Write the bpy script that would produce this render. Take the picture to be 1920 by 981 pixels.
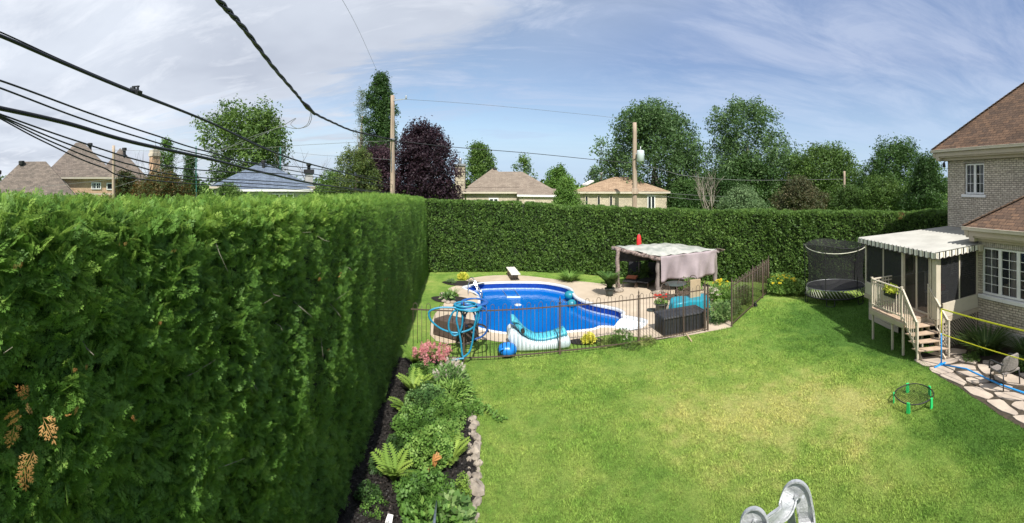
import bpy, bmesh, math, random
import numpy as np
from math import sin, cos, tan, pi, radians, atan2, hypot
from mathutils import Vector, Matrix, geometry
for o in list(bpy.data.objects): bpy.data.objects.remove(o)
SC = bpy.context.scene
COL = SC.collection
random.seed(7); RNG = np.random.default_rng(11)

# ------------------------------------------------------------------ camera (a phone panorama: cylindrical projection)
F, EYE, YH, CX = 770.0, 4.8, 345.0, 960.0
cam = bpy.data.cameras.new('camera'); camo = bpy.data.objects.new('camera', cam); COL.objects.link(camo)
cam.type = 'PANO'; cam.panorama_type = 'CENTRAL_CYLINDRICAL'
cam.central_cylindrical_range_u_min = -CX/F; cam.central_cylindrical_range_u_max = CX/F
cam.central_cylindrical_range_v_min = -(981-YH)/F; cam.central_cylindrical_range_v_max = YH/F
cam.central_cylindrical_radius = 1.0
cam.clip_start = 0.05; cam.clip_end = 2000
camo.location = (0, 0, EYE); camo.rotation_euler = (pi/2, 0, 0)
SC.camera = camo

# ------------------------------------------------------------------ light
SUN_AZ, SUN_EL = radians(175), radians(50)       # where the sun stands (azimuth from +Y towards +X)
sl = bpy.data.lights.new('sun', 'SUN'); sl.energy = 4.1; sl.angle = radians(0.6); sl.color = (1.0, 0.955, 0.88)
so = bpy.data.objects.new('sun', sl); COL.objects.link(so)
sd = Vector((sin(SUN_AZ)*cos(SUN_EL), cos(SUN_AZ)*cos(SUN_EL), sin(SUN_EL)))
so.rotation_euler = sd.to_track_quat('Z', 'Y').to_euler(); so.location = (0, -20, 30)

class NT:
    """small node-tree helper"""
    def __init__(s, nt): s.nt = nt
    def n(s, t, **kw):
        nd = s.nt.nodes.new(t)
        for k, v in kw.items():
            if k.startswith('_'): setattr(nd, k[1:], v)
        return nd
    def l(s, a, b): s.nt.links.new(a, b)
    def val(s, sock, v):
        if hasattr(v, 'is_linked') or hasattr(v, 'links'): s.l(v, sock)
        else: sock.default_value = v
    def math(s, op, a, b=0.0, c=None, clamp=False):
        m = s.nt.nodes.new('ShaderNodeMath'); m.operation = op; m.use_clamp = clamp
        s.val(m.inputs[0], a); s.val(m.inputs[1], b)
        if c is not None: s.val(m.inputs[2], c)
        return m.outputs[0]
    def mix(s, f, a, b, blend='MIX'):
        m = s.nt.nodes.new('ShaderNodeMix'); m.data_type = 'RGBA'; m.blend_type = blend
        s.val(m.inputs[0], f); s.val(m.inputs[6], rgba(a)); s.val(m.inputs[7], rgba(b))
        return m.outputs[2]
    def noise(s, vec=None, scale=5, detail=3, rough=.55, dim='3D', dist=0):
        m = s.nt.nodes.new('ShaderNodeTexNoise'); m.noise_dimensions = dim
        m.inputs['Scale'].default_value = scale; m.inputs['Detail'].default_value = detail
        m.inputs['Roughness'].default_value = rough; m.inputs['Distortion'].default_value = dist
        if vec is not None: s.l(vec, m.inputs['Vector'])
        return m.outputs[0]
    def ramp(s, f, stops, mode='LINEAR'):
        r = s.nt.nodes.new('ShaderNodeValToRGB'); e = r.color_ramp.elements; r.color_ramp.interpolation = mode
        while len(e) > 1: e.remove(e[-1])
        e[0].position = stops[0][0]; e[0].color = rgba(stops[0][1])
        for p, c in stops[1:]:
            x = e.new(p); x.color = rgba(c)
        s.l(f, r.inputs[0]); return r.outputs[0]
    def mapr(s, v, a, b, c=0.0, d=1.0):
        m = s.nt.nodes.new('ShaderNodeMapRange'); s.val(m.inputs[0], v)
        for i, x in enumerate((a, b, c, d)): m.inputs[i+1].default_value = x
        return m.outputs[0]
def rgba(c):
    if isinstance(c, (tuple, list)): return tuple(c) if len(c) == 4 else tuple(c)+(1.0,)
    if isinstance(c, (int, float)): return (c, c, c, 1.0)
    return c

# world: Nishita sky behind thin broken cloud
W = bpy.data.worlds.new('World'); SC.world = W; W.use_nodes = True
w = NT(W.node_tree); W.node_tree.nodes.clear()
sky = w.n('ShaderNodeTexSky'); sky.sky_type = 'NISHITA'; sky.sun_disc = False
sky.sun_elevation = SUN_EL; sky.sun_rotation = SUN_AZ; sky.air_density = 1.0; sky.dust_density = 0.6; sky.ozone_density = 1.6
bg_s = w.n('ShaderNodeBackground'); bg_s.inputs[1].default_value = 0.085
w.l(sky.outputs[0], bg_s.inputs[0])
tc = w.n('ShaderNodeTexCoord'); sx = w.n('ShaderNodeSeparateXYZ'); w.l(tc.outputs['Generated'], sx.inputs[0])
X, Y, Z = sx.outputs
zz = w.math('ADD', w.math('MAXIMUM', Z, 0.0), 0.10)
cb = w.n('ShaderNodeCombineXYZ'); w.l(w.math('DIVIDE', X, zz), cb.inputs[0]); w.l(w.math('DIVIDE', Y, zz), cb.inputs[1])
# rotate/stretch so that the streaks run from lower left to upper right of the picture
mp = w.n('ShaderNodeMapping'); mp.inputs['Rotation'].default_value = (0, 0, radians(28)); mp.inputs['Scale'].default_value = (0.34, 0.8, 1)
w.l(cb.outputs[0], mp.inputs[0])
n1 = w.noise(mp.outputs[0], 0.55, 8, .60, dist=.35)
n2 = w.noise(mp.outputs[0], 2.6, 8, .66, dist=.6)
n3 = w.noise(cb.outputs[0], 0.7, 4, .5)
# overcast to the west (left) with a slanting ragged edge, a clear gap ahead, a thin grey veil to the east
az = w.math('ARCTAN2', X, Y); te = w.math('DIVIDE', Z, w.math('SQRT', w.math('ADD', w.math('MULTIPLY', X, X), w.math('MULTIPLY', Y, Y))))
edge = w.math('SUBTRACT', az, w.math('MULTIPLY_ADD', te, 1.75, -.80))
edge = w.math('ADD', edge, w.math('MULTIPLY', w.math('SUBTRACT', n1, .5), 1.7)); edge = w.math('ADD', edge, w.math('MULTIPLY', w.math('SUBTRACT', n2, .5), .9))
left = w.mapr(edge, .16, -.16, 0, 1)
# streaks of thin white cloud over the gap and high on the right
st = w.mapr(w.math('ADD', w.math('MULTIPLY', n1, .5), w.math('MULTIPLY', n2, .6)), .47, .62, 0, 1)
veil = w.math('MULTIPLY', w.mapr(az, -.25, .45, .06, .85), w.mapr(w.math('ADD', n1, w.math('MULTIPLY', n2, .5)), .55, .80, .55, 1.0))
lowv = w.mapr(te, .05, .17, .85, 0)
fac = w.math('MAXIMUM', w.math('MULTIPLY', left, .97), w.math('MAXIMUM', w.math('MAXIMUM', veil, lowv), w.math('MULTIPLY', st, .70)), clamp=True)
shade = w.mapr(w.math('ADD', w.math('MULTIPLY', n3, .6), w.math('MULTIPLY', n1, .5)), .42, .66, 0, 1)
cl_l = w.mix(shade, (.31, .34, .405), (.47, .505, .565)); cl_l = w.mix(w.mapr(n2, .50, .72, 0, .6), cl_l, (.64, .66, .70))
cl_r = w.mix(w.mapr(n1, .40, .62, 0, 1), (.16, .225, .39), (.225, .285, .425))
cl_r = w.mix(w.math('MULTIPLY', st, .8), cl_r, (.33, .38, .50))
cl_r = w.mix(w.mapr(te, .30, .05, 0, .85), cl_r, (.31, .42, .56))
ccol = w.mix(w.mapr(edge, .45, -.10, 0, 1), cl_r, cl_l)
bg_c = w.n('ShaderNodeBackground'); bg_c.inputs[1].default_value = 1.0; w.l(ccol, bg_c.inputs[0])
ms = w.n('ShaderNodeMixShader'); w.l(fac, ms.inputs[0]); w.l(bg_s.outputs[0], ms.inputs[1]); w.l(bg_c.outputs[0], ms.inputs[2])
wo = w.n('ShaderNodeOutputWorld'); w.l(ms.outputs[0], wo.inputs[0])

vs = SC.view_settings; vs.view_transform = 'Standard'; vs.look = 'None'; vs.exposure = 0.76; vs.gamma = 1.0; vs.use_curve_mapping = False
SC.cycles.max_bounces = 6; SC.cycles.diffuse_bounces = 3; SC.cycles.glossy_bounces = 3
SC.cycles.transmission_bounces = 4; SC.cycles.transparent_max_bounces = 12
SC.cycles.caustics_reflective = False; SC.cycles.caustics_refractive = False
SC.cycles.use_denoising = True; SC.cycles.sample_clamp_indirect = 6

# ------------------------------------------------------------------ placing: photograph measurement -> metres
def at(px, py, z=0.0):
    a = (px-CX)/F; d = (EYE-z)*F/(py-YH)
    return Vector((d*sin(a), d*cos(a), z))
def atd(px, d, z=0.0):
    a = (px-CX)/F; return Vector((d*sin(a), d*cos(a), z))
def aty(px, py, d):
    a = (px-CX)/F; return Vector((d*sin(a), d*cos(a), EYE-(py-YH)*d/F))

# ------------------------------------------------------------------ object bookkeeping
def tag(o, label=None, cat=None, group=None, kind=None):
    if label: o['label'] = label
    if cat: o['category'] = cat
    if group: o['group'] = group
    if kind: o['kind'] = kind
    return o
def empty(name, label, cat, loc=(0, 0, 0), rz=0.0, group=None):
    o = bpy.data.objects.new(name, None); COL.objects.link(o); o.location = loc; o.rotation_euler = (0, 0, rz)
    o.empty_display_size = .2
    return tag(o, label, cat, group)
def wloc(o):
    v = Vector((0, 0, 0))
    while o is not None: v += Vector(o.location); o = o.parent
    return v
def copy_tree(o, parent=None):
    c = o.copy(); COL.objects.link(c); c.parent = parent
    for ch in list(o.children): copy_tree(ch, c)
    return c
def face_uv(me):
    """lay brick and shingle courses level on every wall and slope"""
    uv = me.uv_layers.new(name='UVMap').data
    up = Vector((0, 0, 1))
    for p in me.polygons:
        n = p.normal
        t = up.cross(n)
        if t.length < .05: t = Vector((1, 0, 0))
        t.normalize(); s = n.cross(t)
        for li in p.loop_indices:
            co = me.vertices[me.loops[li].vertex_index].co
            uv[li].uv = (co.dot(t), co.dot(s))

class MB:
    def __init__(s): s.v = []; s.f = []; s.m = []; s.s = []; s.mi = 0
    def add(s, vs, fs, smooth=False):
        b = len(s.v); s.v += [Vector(x) for x in vs]
        for f in fs: s.f.append([b+i for i in f]); s.m.append(s.mi); s.s.append(smooth)
        return s
    def box(s, c, size, rz=0.0, M=None):
        x, y, z = [k/2 for k in size]
        p = [Vector((i*x, j*y, k*z)) for i in (-1, 1) for j in (-1, 1) for k in (-1, 1)]
        R = M if M is not None else Matrix.Rotation(rz, 3, 'Z')
        c = Vector(c)
        return s.add([c+R@q for q in p], [(0, 1, 3, 2), (4, 6, 7, 5), (0, 4, 5, 1), (2, 3, 7, 6), (0, 2, 6, 4), (1, 5, 7, 3)])
    def b2(s, a, b):
        a = Vector(a); b = Vector(b); return s.box((a+b)/2, [abs(k) for k in (b-a)])
    def bar(s, p, q, w=.05, h=None, up=(0, 0, 1)):
        p = Vector(p); q = Vector(q); h = w if h is None else h; d = q-p; L = d.length
        if L < 1e-6: return s
        y = d/L; up = Vector(up)
        if abs(y.dot(up)) > .98: up = Vector((0, 1, 0))
        x = y.cross(up).normalized(); z = x.cross(y)
        M = Matrix((x, y, z)).transposed()
        return s.box((p+q)/2, (w, L, h), M=M)
    def tube(s, pts, r=.02, seg=7, closed=False, cap=True):
        pts = [Vector(p) for p in pts]; n = len(pts)
        rs = r if isinstance(r, (list, tuple)) else [r]*n
        vs = []; prev = None
        for i, p in enumerate(pts):
            if closed: t = pts[(i+1) % n]-pts[i-1]
            else: t = pts[min(i+1, n-1)]-pts[max(i-1, 0)]
            if t.length < 1e-9: t = Vector((0, 0, 1))
            t.normalize()
            if prev is None:
                prev = Vector((0, 0, 1)) if abs(t.z) < .9 else Vector((1, 0, 0))
            nx = prev-t*prev.dot(t)
            if nx.length < 1e-5: nx = t.orthogonal()
            nx.normalize(); prev = nx; ny = t.cross(nx)
            for k in range(seg):
                a = 2*pi*k/seg; vs.append(p+(nx*cos(a)+ny*sin(a))*rs[i])
        fs = []
        for i in range(n if closed else n-1):
            j = (i+1) % n
            for k in range(seg):
                k2 = (k+1) % seg; fs.append((i*seg+k, i*seg+k2, j*seg+k2, j*seg+k))
        s.add(vs, fs, True)
        if cap and not closed:
            b = len(s.v)-len(vs)
            s.f.append([b+k for k in reversed(range(seg))]); s.m.append(s.mi); s.s.append(False)
            s.f.append([b+(n-1)*seg+k for k in range(seg)]); s.m.append(s.mi); s.s.append(False)
        return s
    def prism(s, poly, z0, z1):
        n = len(poly)
        A = sum(poly[i][0]*poly[(i+1) % n][1]-poly[(i+1) % n][0]*poly[i][1] for i in range(n))
        if A < 0: poly = poly[::-1]
        vs = [(p[0], p[1], z0) for p in poly]+[(p[0], p[1], z1) for p in poly]
        fs = [tuple(reversed(range(n))), tuple(range(n, 2*n))]+[(i, (i+1) % n, n+(i+1) % n, n+i) for i in range(n)]
        return s.add(vs, fs)
    def lathe(s, prof, c=(0, 0, 0), seg=18, sy=1.0, smooth=True):
        c = Vector(c); vs = []; n = len(prof)
        for r, z in prof:
            for k in range(seg):
                a = 2*pi*k/seg; vs.append(c+Vector((r*cos(a), r*sin(a)*sy, z)))
        fs = [(i*seg+k, i*seg+(k+1) % seg, (i+1)*seg+(k+1) % seg, (i+1)*seg+k) for i in range(n-1) for k in range(seg)]
        fs.append(tuple(reversed(range(seg)))); fs.append(tuple(range((n-1)*seg, n*seg)))
        return s.add(vs, fs, smooth)
    def ell(s, c, r, seg=12, rings=8, jit=0.0, rz=0.0):
        c = Vector(c); vs = []; R = Matrix.Rotation(rz, 3, 'Z')
        for i in range(rings+1):
            t = pi*i/rings
            for k in range(seg):
                a = 2*pi*k/seg; j = 1+random.uniform(-jit, jit)
                vs.append(c+R@Vector((r[0]*sin(t)*cos(a)*j, r[1]*sin(t)*sin(a)*j, -r[2]*cos(t)*j)))
        fs = [(i*seg+k, i*seg+(k+1) % seg, (i+1)*seg+(k+1) % seg, (i+1)*seg+k) for i in range(rings) for k in range(seg)]
        return s.add(vs, fs, True)
    def grid(s, rows, smooth=True, close=False):
        """rows: list of equal-length lists of points"""
        n = len(rows[0]); vs = [p for r in rows for p in r]; fs = []
        for i in range(len(rows)-1):
            for k in range(n if close else n-1):
                k2 = (k+1) % n; fs.append((i*n+k, i*n+k2, (i+1)*n+k2, (i+1)*n+k))
        return s.add(vs, fs, smooth)
    def build(s, name, mats, parent=None, bevel=0.0, uv=False, rel=True, solid=0.0, weld=False):
        me = bpy.data.meshes.new(name)
        off = wloc(parent) if (parent is not None and rel) else Vector((0, 0, 0))
        me.from_pydata([v-off for v in s.v], [], s.f)
        mats = mats if isinstance(mats, (list, tuple)) else [mats]
        for m in mats: me.materials.append(m)
        me.polygons.foreach_set('material_index', s.m); me.polygons.foreach_set('use_smooth', s.s)
        me.update()
        if weld:
            bm = bmesh.new(); bm.from_mesh(me); bmesh.ops.remove_doubles(bm, verts=bm.verts, dist=1e-4)
            bmesh.ops.recalc_face_normals(bm, faces=bm.faces); bm.to_mesh(me); bm.free()
        if uv: face_uv(me)
        o = bpy.data.objects.new(name, me); COL.objects.link(o); o.parent = parent
        if solid:
            md = o.modifiers.new('thick', 'SOLIDIFY'); md.thickness = solid; md.offset = 0
        if bevel:
            md = o.modifiers.new('bevel', 'BEVEL'); md.width = bevel; md.segments = 2; md.limit_method = 'ANGLE'
        return o
def smooth_pts(P, n=8):
    """Catmull-Rom through the points"""
    P = [Vector(p) for p in P]; out = []
    for i in range(len(P)-1):
        a = P[max(i-1, 0)]; b = P[i]; c = P[i+1]; d = P[min(i+2, len(P)-1)]
        for k in range(n):
            t = k/n
            out.append(0.5*((2*b)+(c-a)*t+(2*a-5*b+4*c-d)*t*t+(3*b-a-3*c+d)*t**3))
    out.append(P[-1]); return out
def smooth_loop(P, n=5):
    P = [Vector(p) for p in P]; N = len(P); out = []
    for i in range(N):
        a, b, c, d = P[i-1], P[i], P[(i+1) % N], P[(i+2) % N]
        for k in range(n):
            t = k/n
            out.append(0.5*((2*b)+(c-a)*t+(2*a-5*b+4*c-d)*t*t+(3*b-a-3*c+d)*t**3))
    return out
def sheet(mb, outer, holes, z, zf=None):
    loops = [[Vector((p[0], p[1], 0)) for p in outer]]+[[Vector((p[0], p[1], 0)) for p in h] for h in holes]
    tris = geometry.tessellate_polygon(loops); flat = [p for l in loops for p in l]
    fs = []
    for t in tris:
        a, b, c = (flat[i] for i in t)
        fs.append(t if (b-a).cross(c-a).z > 0 else (t[0], t[2], t[1]))
    mb.add([(p.x, p.y, z if zf is None else zf(p.x, p.y)) for p in flat], fs)
def inside(poly, x, y):
    """vectorised point-in-polygon"""
    c = np.zeros(len(x), bool); n = len(poly)
    for i in range(n):
        x1, y1 = poly[i][0], poly[i][1]; x2, y2 = poly[(i+1) % n][0], poly[(i+1) % n][1]
        if y1 == y2: continue
        k = ((y1 > y) != (y2 > y)) & (x < (x2-x1)*(y-y1)/(y2-y1)+x1); c ^= k
    return c

# ------------------------------------------------------------------ materials
def mat(name, c1, c2=None, scale=6, rough=.7, bump=0.0, bscale=None, metal=0.0, spec=.5, detail=4, stretch=None, lo=.35, hi=.65, coat=0):
    m = bpy.data.materials.new(name); m.use_nodes = True; t = NT(m.node_tree)
    p = m.node_tree.nodes['Principled BSDF']
    p.inputs['Roughness'].default_value = rough; p.inputs['Metallic'].default_value = metal
    p.inputs['Specular IOR Level'].default_value = spec; p.inputs['Coat Weight'].default_value = coat
    tcn = t.n('ShaderNodeTexCoord'); vec = tcn.outputs['Object']
    if stretch:
        mpn = t.n('ShaderNodeMapping'); mpn.inputs['Scale'].default_value = stretch; t.l(vec, mpn.inputs[0]); vec = mpn.outputs[0]
    if c2 is None: c2 = tuple(min(1, x*.82) for x in c1)
    f = t.mapr(t.noise(vec, scale, detail), lo, hi)
    t.l(t.mix(f, c1, c2), p.inputs['Base Color'])
    if bump:
        b = t.n('ShaderNodeBump'); b.inputs['Strength'].default_value = min(1, bump); b.inputs['Distance'].default_value = .02
        t.l(t.noise(vec, bscale or scale*4, 5, .6), b.inputs['Height']); t.l(b.outputs[0], p.inputs['Normal'])
    return m
def leafmat(name, dark, mid, light, trans=.28, rough=.55, spec=.3):
    m = bpy.data.materials.new(name); m.use_nodes = True; t = NT(m.node_tree)
    p = m.node_tree.nodes['Principled BSDF']; p.inputs['Roughness'].default_value = rough; p.inputs['Specular IOR Level'].default_value = spec
    a = t.n('ShaderNodeAttribute'); a.attribute_name = 'tint'
    col = t.ramp(a.outputs['Fac'], [(0, dark), (.5, mid), (1, light)])
    t.l(col, p.inputs['Base Color'])
    tr = t.n('ShaderNodeBsdfTranslucent'); t.l(t.mix(.6, col, light), tr.inputs[0])
    mx = t.n('ShaderNodeMixShader'); mx.inputs[0].default_value = trans
    t.l(p.outputs[0], mx.inputs[1]); t.l(tr.outputs[0], mx.inputs[2])
    t.l(mx.outputs[0], m.node_tree.nodes['Material Output'].inputs[0])
    return m
def brickmat(name, c1, c2, mortar, bw=.22, bh=.075, ms=.012, off=.5, rough=.85, bump=.5, noise=.35, warp=.0):
    m = bpy.data.materials.new(name); m.use_nodes = True; t = NT(m.node_tree)
    p = m.node_tree.nodes['Principled BSDF']; p.inputs['Roughness'].default_value = rough; p.inputs['Specular IOR Level'].default_value = .25
    u = t.n('ShaderNodeUVMap'); vec = u.outputs[0]
    if warp:
        nz = t.n('ShaderNodeTexNoise'); nz.inputs['Scale'].default_value = 3.5; nz.inputs['Detail'].default_value = 3; t.l(vec, nz.inputs['Vector'])
        vm = t.n('ShaderNodeVectorMath'); vm.operation = 'MULTIPLY_ADD'; t.l(nz.outputs['Color'], vm.inputs[0]); vm.inputs[1].default_value = (warp, warp, 0); t.l(vec, vm.inputs[2]); vec = vm.outputs[0]
    b = t.n('ShaderNodeTexBrick'); b.offset = off; b.inputs['Scale'].default_value = 1.0
    b.inputs['Color1'].default_value = rgba(c1); b.inputs['Color2'].default_value = rgba(c2); b.inputs['Mortar'].default_value = rgba(mortar)
    b.inputs['Mortar Size'].default_value = ms; b.inputs['Mortar Smooth'].default_value = .3; b.inputs['Bias'].default_value = 0
    b.inputs['Brick Width'].default_value = bw; b.inputs['Row Height'].default_value = bh
    t.l(vec, b.inputs['Vector'])
    n = t.noise(vec, 9, 6, .7); n2 = t.noise(vec, 1.1, 3)
    f = t.math('MULTIPLY', t.mapr(n, .3, .7, 1-noise, 1+noise), t.mapr(n2, .3, .7, .86, 1.12))
    sc = t.n('ShaderNodeVectorMath'); sc.operation = 'SCALE'; t.l(b.outputs[0], sc.inputs[0]); t.l(f, sc.inputs[3])
    t.l(sc.outputs[0], p.inputs['Base Color'])
    bp = t.n('ShaderNodeBump'); bp.inputs['Strength'].default_value = bump; bp.inputs['Distance'].default_value = .02
    h = t.math('ADD', t.math('SUBTRACT', 1.0, b.outputs[1]), t.math('MULTIPLY', n, .9)); t.l(h, bp.inputs['Height']); t.l(bp.outputs[0], p.inputs['Normal'])
    return m
def glassmat(name, tint=(.05, .06, .07), op=.55, rough=.03):
    """window glass or insect screen: part see-through, part its own colour"""
    m = bpy.data.materials.new(name); m.use_nodes = True; t = NT(m.node_tree)
    p = m.node_tree.nodes['Principled BSDF']; p.inputs['Base Color'].default_value = rgba(tint); p.inputs['Roughness'].default_value = rough
    tr = t.n('ShaderNodeBsdfTransparent'); mx = t.n('ShaderNodeMixShader'); mx.inputs[0].default_value = op
    t.l(tr.outputs[0], mx.inputs[1]); t.l(p.outputs[0], mx.inputs[2]); t.l(mx.outputs[0], m.node_tree.nodes['Material Output'].inputs[0])
    return m

M = {}
M['cedar'] = leafmat('cedar_leaf', (.048, .125, .024), (.150, .300, .050), (.39, .55, .11), .42)
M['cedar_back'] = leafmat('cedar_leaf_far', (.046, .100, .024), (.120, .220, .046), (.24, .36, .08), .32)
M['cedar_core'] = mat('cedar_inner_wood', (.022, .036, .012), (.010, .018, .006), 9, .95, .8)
M['dead'] = leafmat('dead_cedar', (.28, .10, .03), (.50, .24, .08), (.66, .38, .14), .2)
M['bark'] = mat('bark', (.12, .09, .065), (.06, .045, .035), 8, .9, .8, stretch=(1, 1, .2))
M['bark_pale'] = mat('pale_bark', (.34, .30, .25), (.2, .17, .14), 8, .9, .5, stretch=(1, 1, .2))
M['pole_wood'] = mat('pole_wood', (.43, .34, .26), (.27, .20, .15), 7, .85, .6, stretch=(1, 1, .08))
M['cable'] = mat('cable_rubber', (.012, .013, .016), (.02, .02, .025), 6, .5)
M['cable_grey'] = mat('cable_grey', (.16, .17, .17), (.1, .1, .1), 6, .5)
M['steel'] = mat('galvanised_steel', (.45, .47, .48), (.35, .37, .38), 12, .4, metal=.6)
M['alu'] = mat('weathered_aluminium', (.60, .61, .62), (.34, .36, .38), 9, .62, .4, 50, metal=.35)
M['chrome'] = mat('chrome', (.8, .8, .8), (.7, .7, .7), 4, .12, metal=1)
M['iron'] = mat('brown_painted_iron', (.075, .052, .040), (.11, .078, .060), 20, .5)
M['black'] = mat('black_plastic', (.02, .021, .024), (.035, .036, .04), 12, .5, .15)
M['vent'] = mat('black_roof_vent', (.012, .012, .014), (.02, .02, .022), 12, .6)
M['white'] = mat('white_paint', (.78, .78, .76), (.70, .70, .68), 5, .45)
M['beige'] = mat('beige_aluminium', (.56, .50, .40), (.50, .445, .355), 4, .45)
M['fascia'] = mat('taupe_fascia', (.46, .39, .30), (.42, .355, .27), 4, .5)
M['screen'] = glassmat('insect_screen', (.018, .019, .022), .77, .6)
M['glass'] = glassmat('window_glass', (.03, .035, .04), .55, .04)
M['curtain'] = mat('curtain_cloth', (.62, .62, .60), (.45, .45, .44), 8, .9, .3, stretch=(6, 6, .5))
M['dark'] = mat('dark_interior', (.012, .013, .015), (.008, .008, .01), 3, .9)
M['brick_own'] = brickmat('cream_grey_brick', (.62, .55, .44), (.47, .41, .325), (.25, .22, .18), .21, .078, .012, .5, .9, .9, .38, .035)
M['shingle_own'] = brickmat('brown_shingle', (.20, .122, .078), (.108, .073, .054), (.045, .03, .026), .30, .145, .010, .37, .92, .6, .3)
M['shingle_taupe'] = brickmat('taupe_shingle', (.215, .175, .145), (.125, .105, .09), (.11, .09, .075), .33, .16, .008, .37, .92, .4, .35)
M['shingle_blue'] = brickmat('blue_grey_shingle', (.15, .19, .25), (.095, .12, .165), (.06, .07, .10), .33, .16, .008, .37, .92, .4, .35)
M['shingle_brown'] = brickmat('grey_brown_shingle', (.24, .20, .16), (.185, .15, .12), (.13, .10, .08), .33, .16, .008, .37, .92, .35, .25)
M['shingle_rust'] = brickmat('faded_orange_shingle', (.37, .27, .18), (.26, .18, .12), (.20, .12, .07), .33, .16, .008, .37, .92, .35, .35)
M['brick_orange'] = brickmat('orange_brick', (.62, .42, .26), (.52, .33, .20), (.45, .36, .27), .22, .075, .010)
M['brick_beige'] = brickmat('beige_brick', (.52, .45, .34), (.44, .38, .29), (.40, .35, .28), .22, .075, .010)
M['stone_own'] = brickmat('stone_chimney', (.50, .44, .33), (.36, .31, .23), (.25, .22, .17), .5, .22, .02, .5, .9, .6, .35, .05)
M['siding'] = brickmat('grey_siding', (.48, .47, .45), (.46, .45, .43), (.25, .25, .24), 9, .16, .010, .5, .6, .5, .06)
M['concrete'] = mat('sandy_concrete', (.50, .415, .315), (.42, .345, .26), 1.3, .85, .3, 40)
M['flag'] = mat('flagstone', (.50, .42, .34), (.36, .30, .25), 2.6, .85, .4, 30)
M['mulch'] = mat('shaded_mulch', (.018, .014, .012), (.006, .005, .004), 26, .95, 1.0, 38)  # dark mulch, deepened further to carry the hedge's missing shade
M['soil'] = mat('path_soil', (.07, .05, .035), (.035, .03, .018), 12, .95, .7)
M['rock'] = mat('grey_tan_rock', (.36, .31, .25), (.20, .17, .14), 7, .85, .5)
M['coping'] = mat('white_coping', (.66, .68, .70), (.58, .60, .62), 3, .4)
M['liner'] = mat('blue_pool_liner', (.006, .055, .34), (.004, .04, .26), 9, .45)
M['tile_band'] = mat('pale_tile_band', (.62, .72, .84), (.30, .42, .66), 14, .4)
M['step_white'] = mat('white_step', (.82, .88, .92), (.78, .85, .9), 3, .4)
M['teal'] = mat('turquoise_vinyl', (.012, .24, .32), (.010, .19, .26), 4, .4)
M['teal_lt'] = mat('pale_turquoise_foam', (.08, .46, .60), (.06, .40, .54), 3, .45)
M['float_white'] = mat('white_foam', (.62, .70, .74), (.56, .65, .69), 3, .5)
M['blue'] = mat('blue_plastic', (.01, .20, .62), (.01, .15, .5), 5, .35)
M['hose_teal'] = mat('turquoise_hose', (.02, .26, .42), (.015, .18, .32), 30, .35)
M['hose_blue'] = mat('navy_hose', (.015, .10, .36), (.012, .07, .26), 30, .35)
M['brown_cover'] = mat('brown_cover', (.085, .058, .045), (.055, .038, .03), 7, .75, .4)
M['canvas'] = mat('lilac_canvas', (.36, .30, .315), (.30, .25, .265), 2, .9, .2)
M['canvas_dk'] = mat('grey_shade_cloth', (.05, .052, .06), (.035, .036, .042), 3, .9, .2)
M['roof_cloth'] = mat('bleached_roof_cloth', (.40, .40, .365), (.20, .225, .20), 2.6, .85, .5, 9, lo=.38, hi=.72)
M['old_wood'] = mat('grey_weathered_wood', (.27, .235, .215), (.14, .12, .11), 9, .9, .9, stretch=(1, 1, .25))
M['old_bark_wood'] = mat('rough_branch_wood', (.32, .25, .22), (.15, .11, .10), 12, .95, 1.0)
M['deck_wood'] = mat('tan_deck_board', (.50, .38, .28), (.42, .31, .22), 6, .75, .2)
M['tan_board'] = mat('tan_board', (.42, .32, .20), (.36, .27, .17), 5, .8, .2)
M['red'] = mat('red_cloth', (.72, .03, .03), (.6, .02, .02), 5, .7)
M['yellow'] = mat('yellow_webbing', (.80, .78, .05), (.72, .70, .04), 8, .55)
M['net_blue'] = mat('blue_tube', (.02, .30, .72), (.02, .26, .64), 8, .35)
M['green'] = mat('green_plastic', (.03, .58, .16), (.02, .5, .13), 6, .4)
M['wicker'] = mat('grey_wicker', (.30, .27, .25), (.16, .14, .13), 40, .8, .8, 70)
M['pot'] = mat('dark_green_pot', (.05, .065, .06), (.035, .045, .04), 6, .5)
M['orange'] = mat('orange_cushion', (.50, .15, .07), (.4, .12, .05), 6, .8)
M['net'] = glassmat('trampoline_net', (.018, .018, .02), .55, .7)
M['rod'] = mat('pale_rods', (.62, .62, .50), (.5, .5, .4), 6, .5)
M['green_steel'] = mat('green_steel', (.03, .16, .12), (.025, .12, .09), 6, .5)
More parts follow.
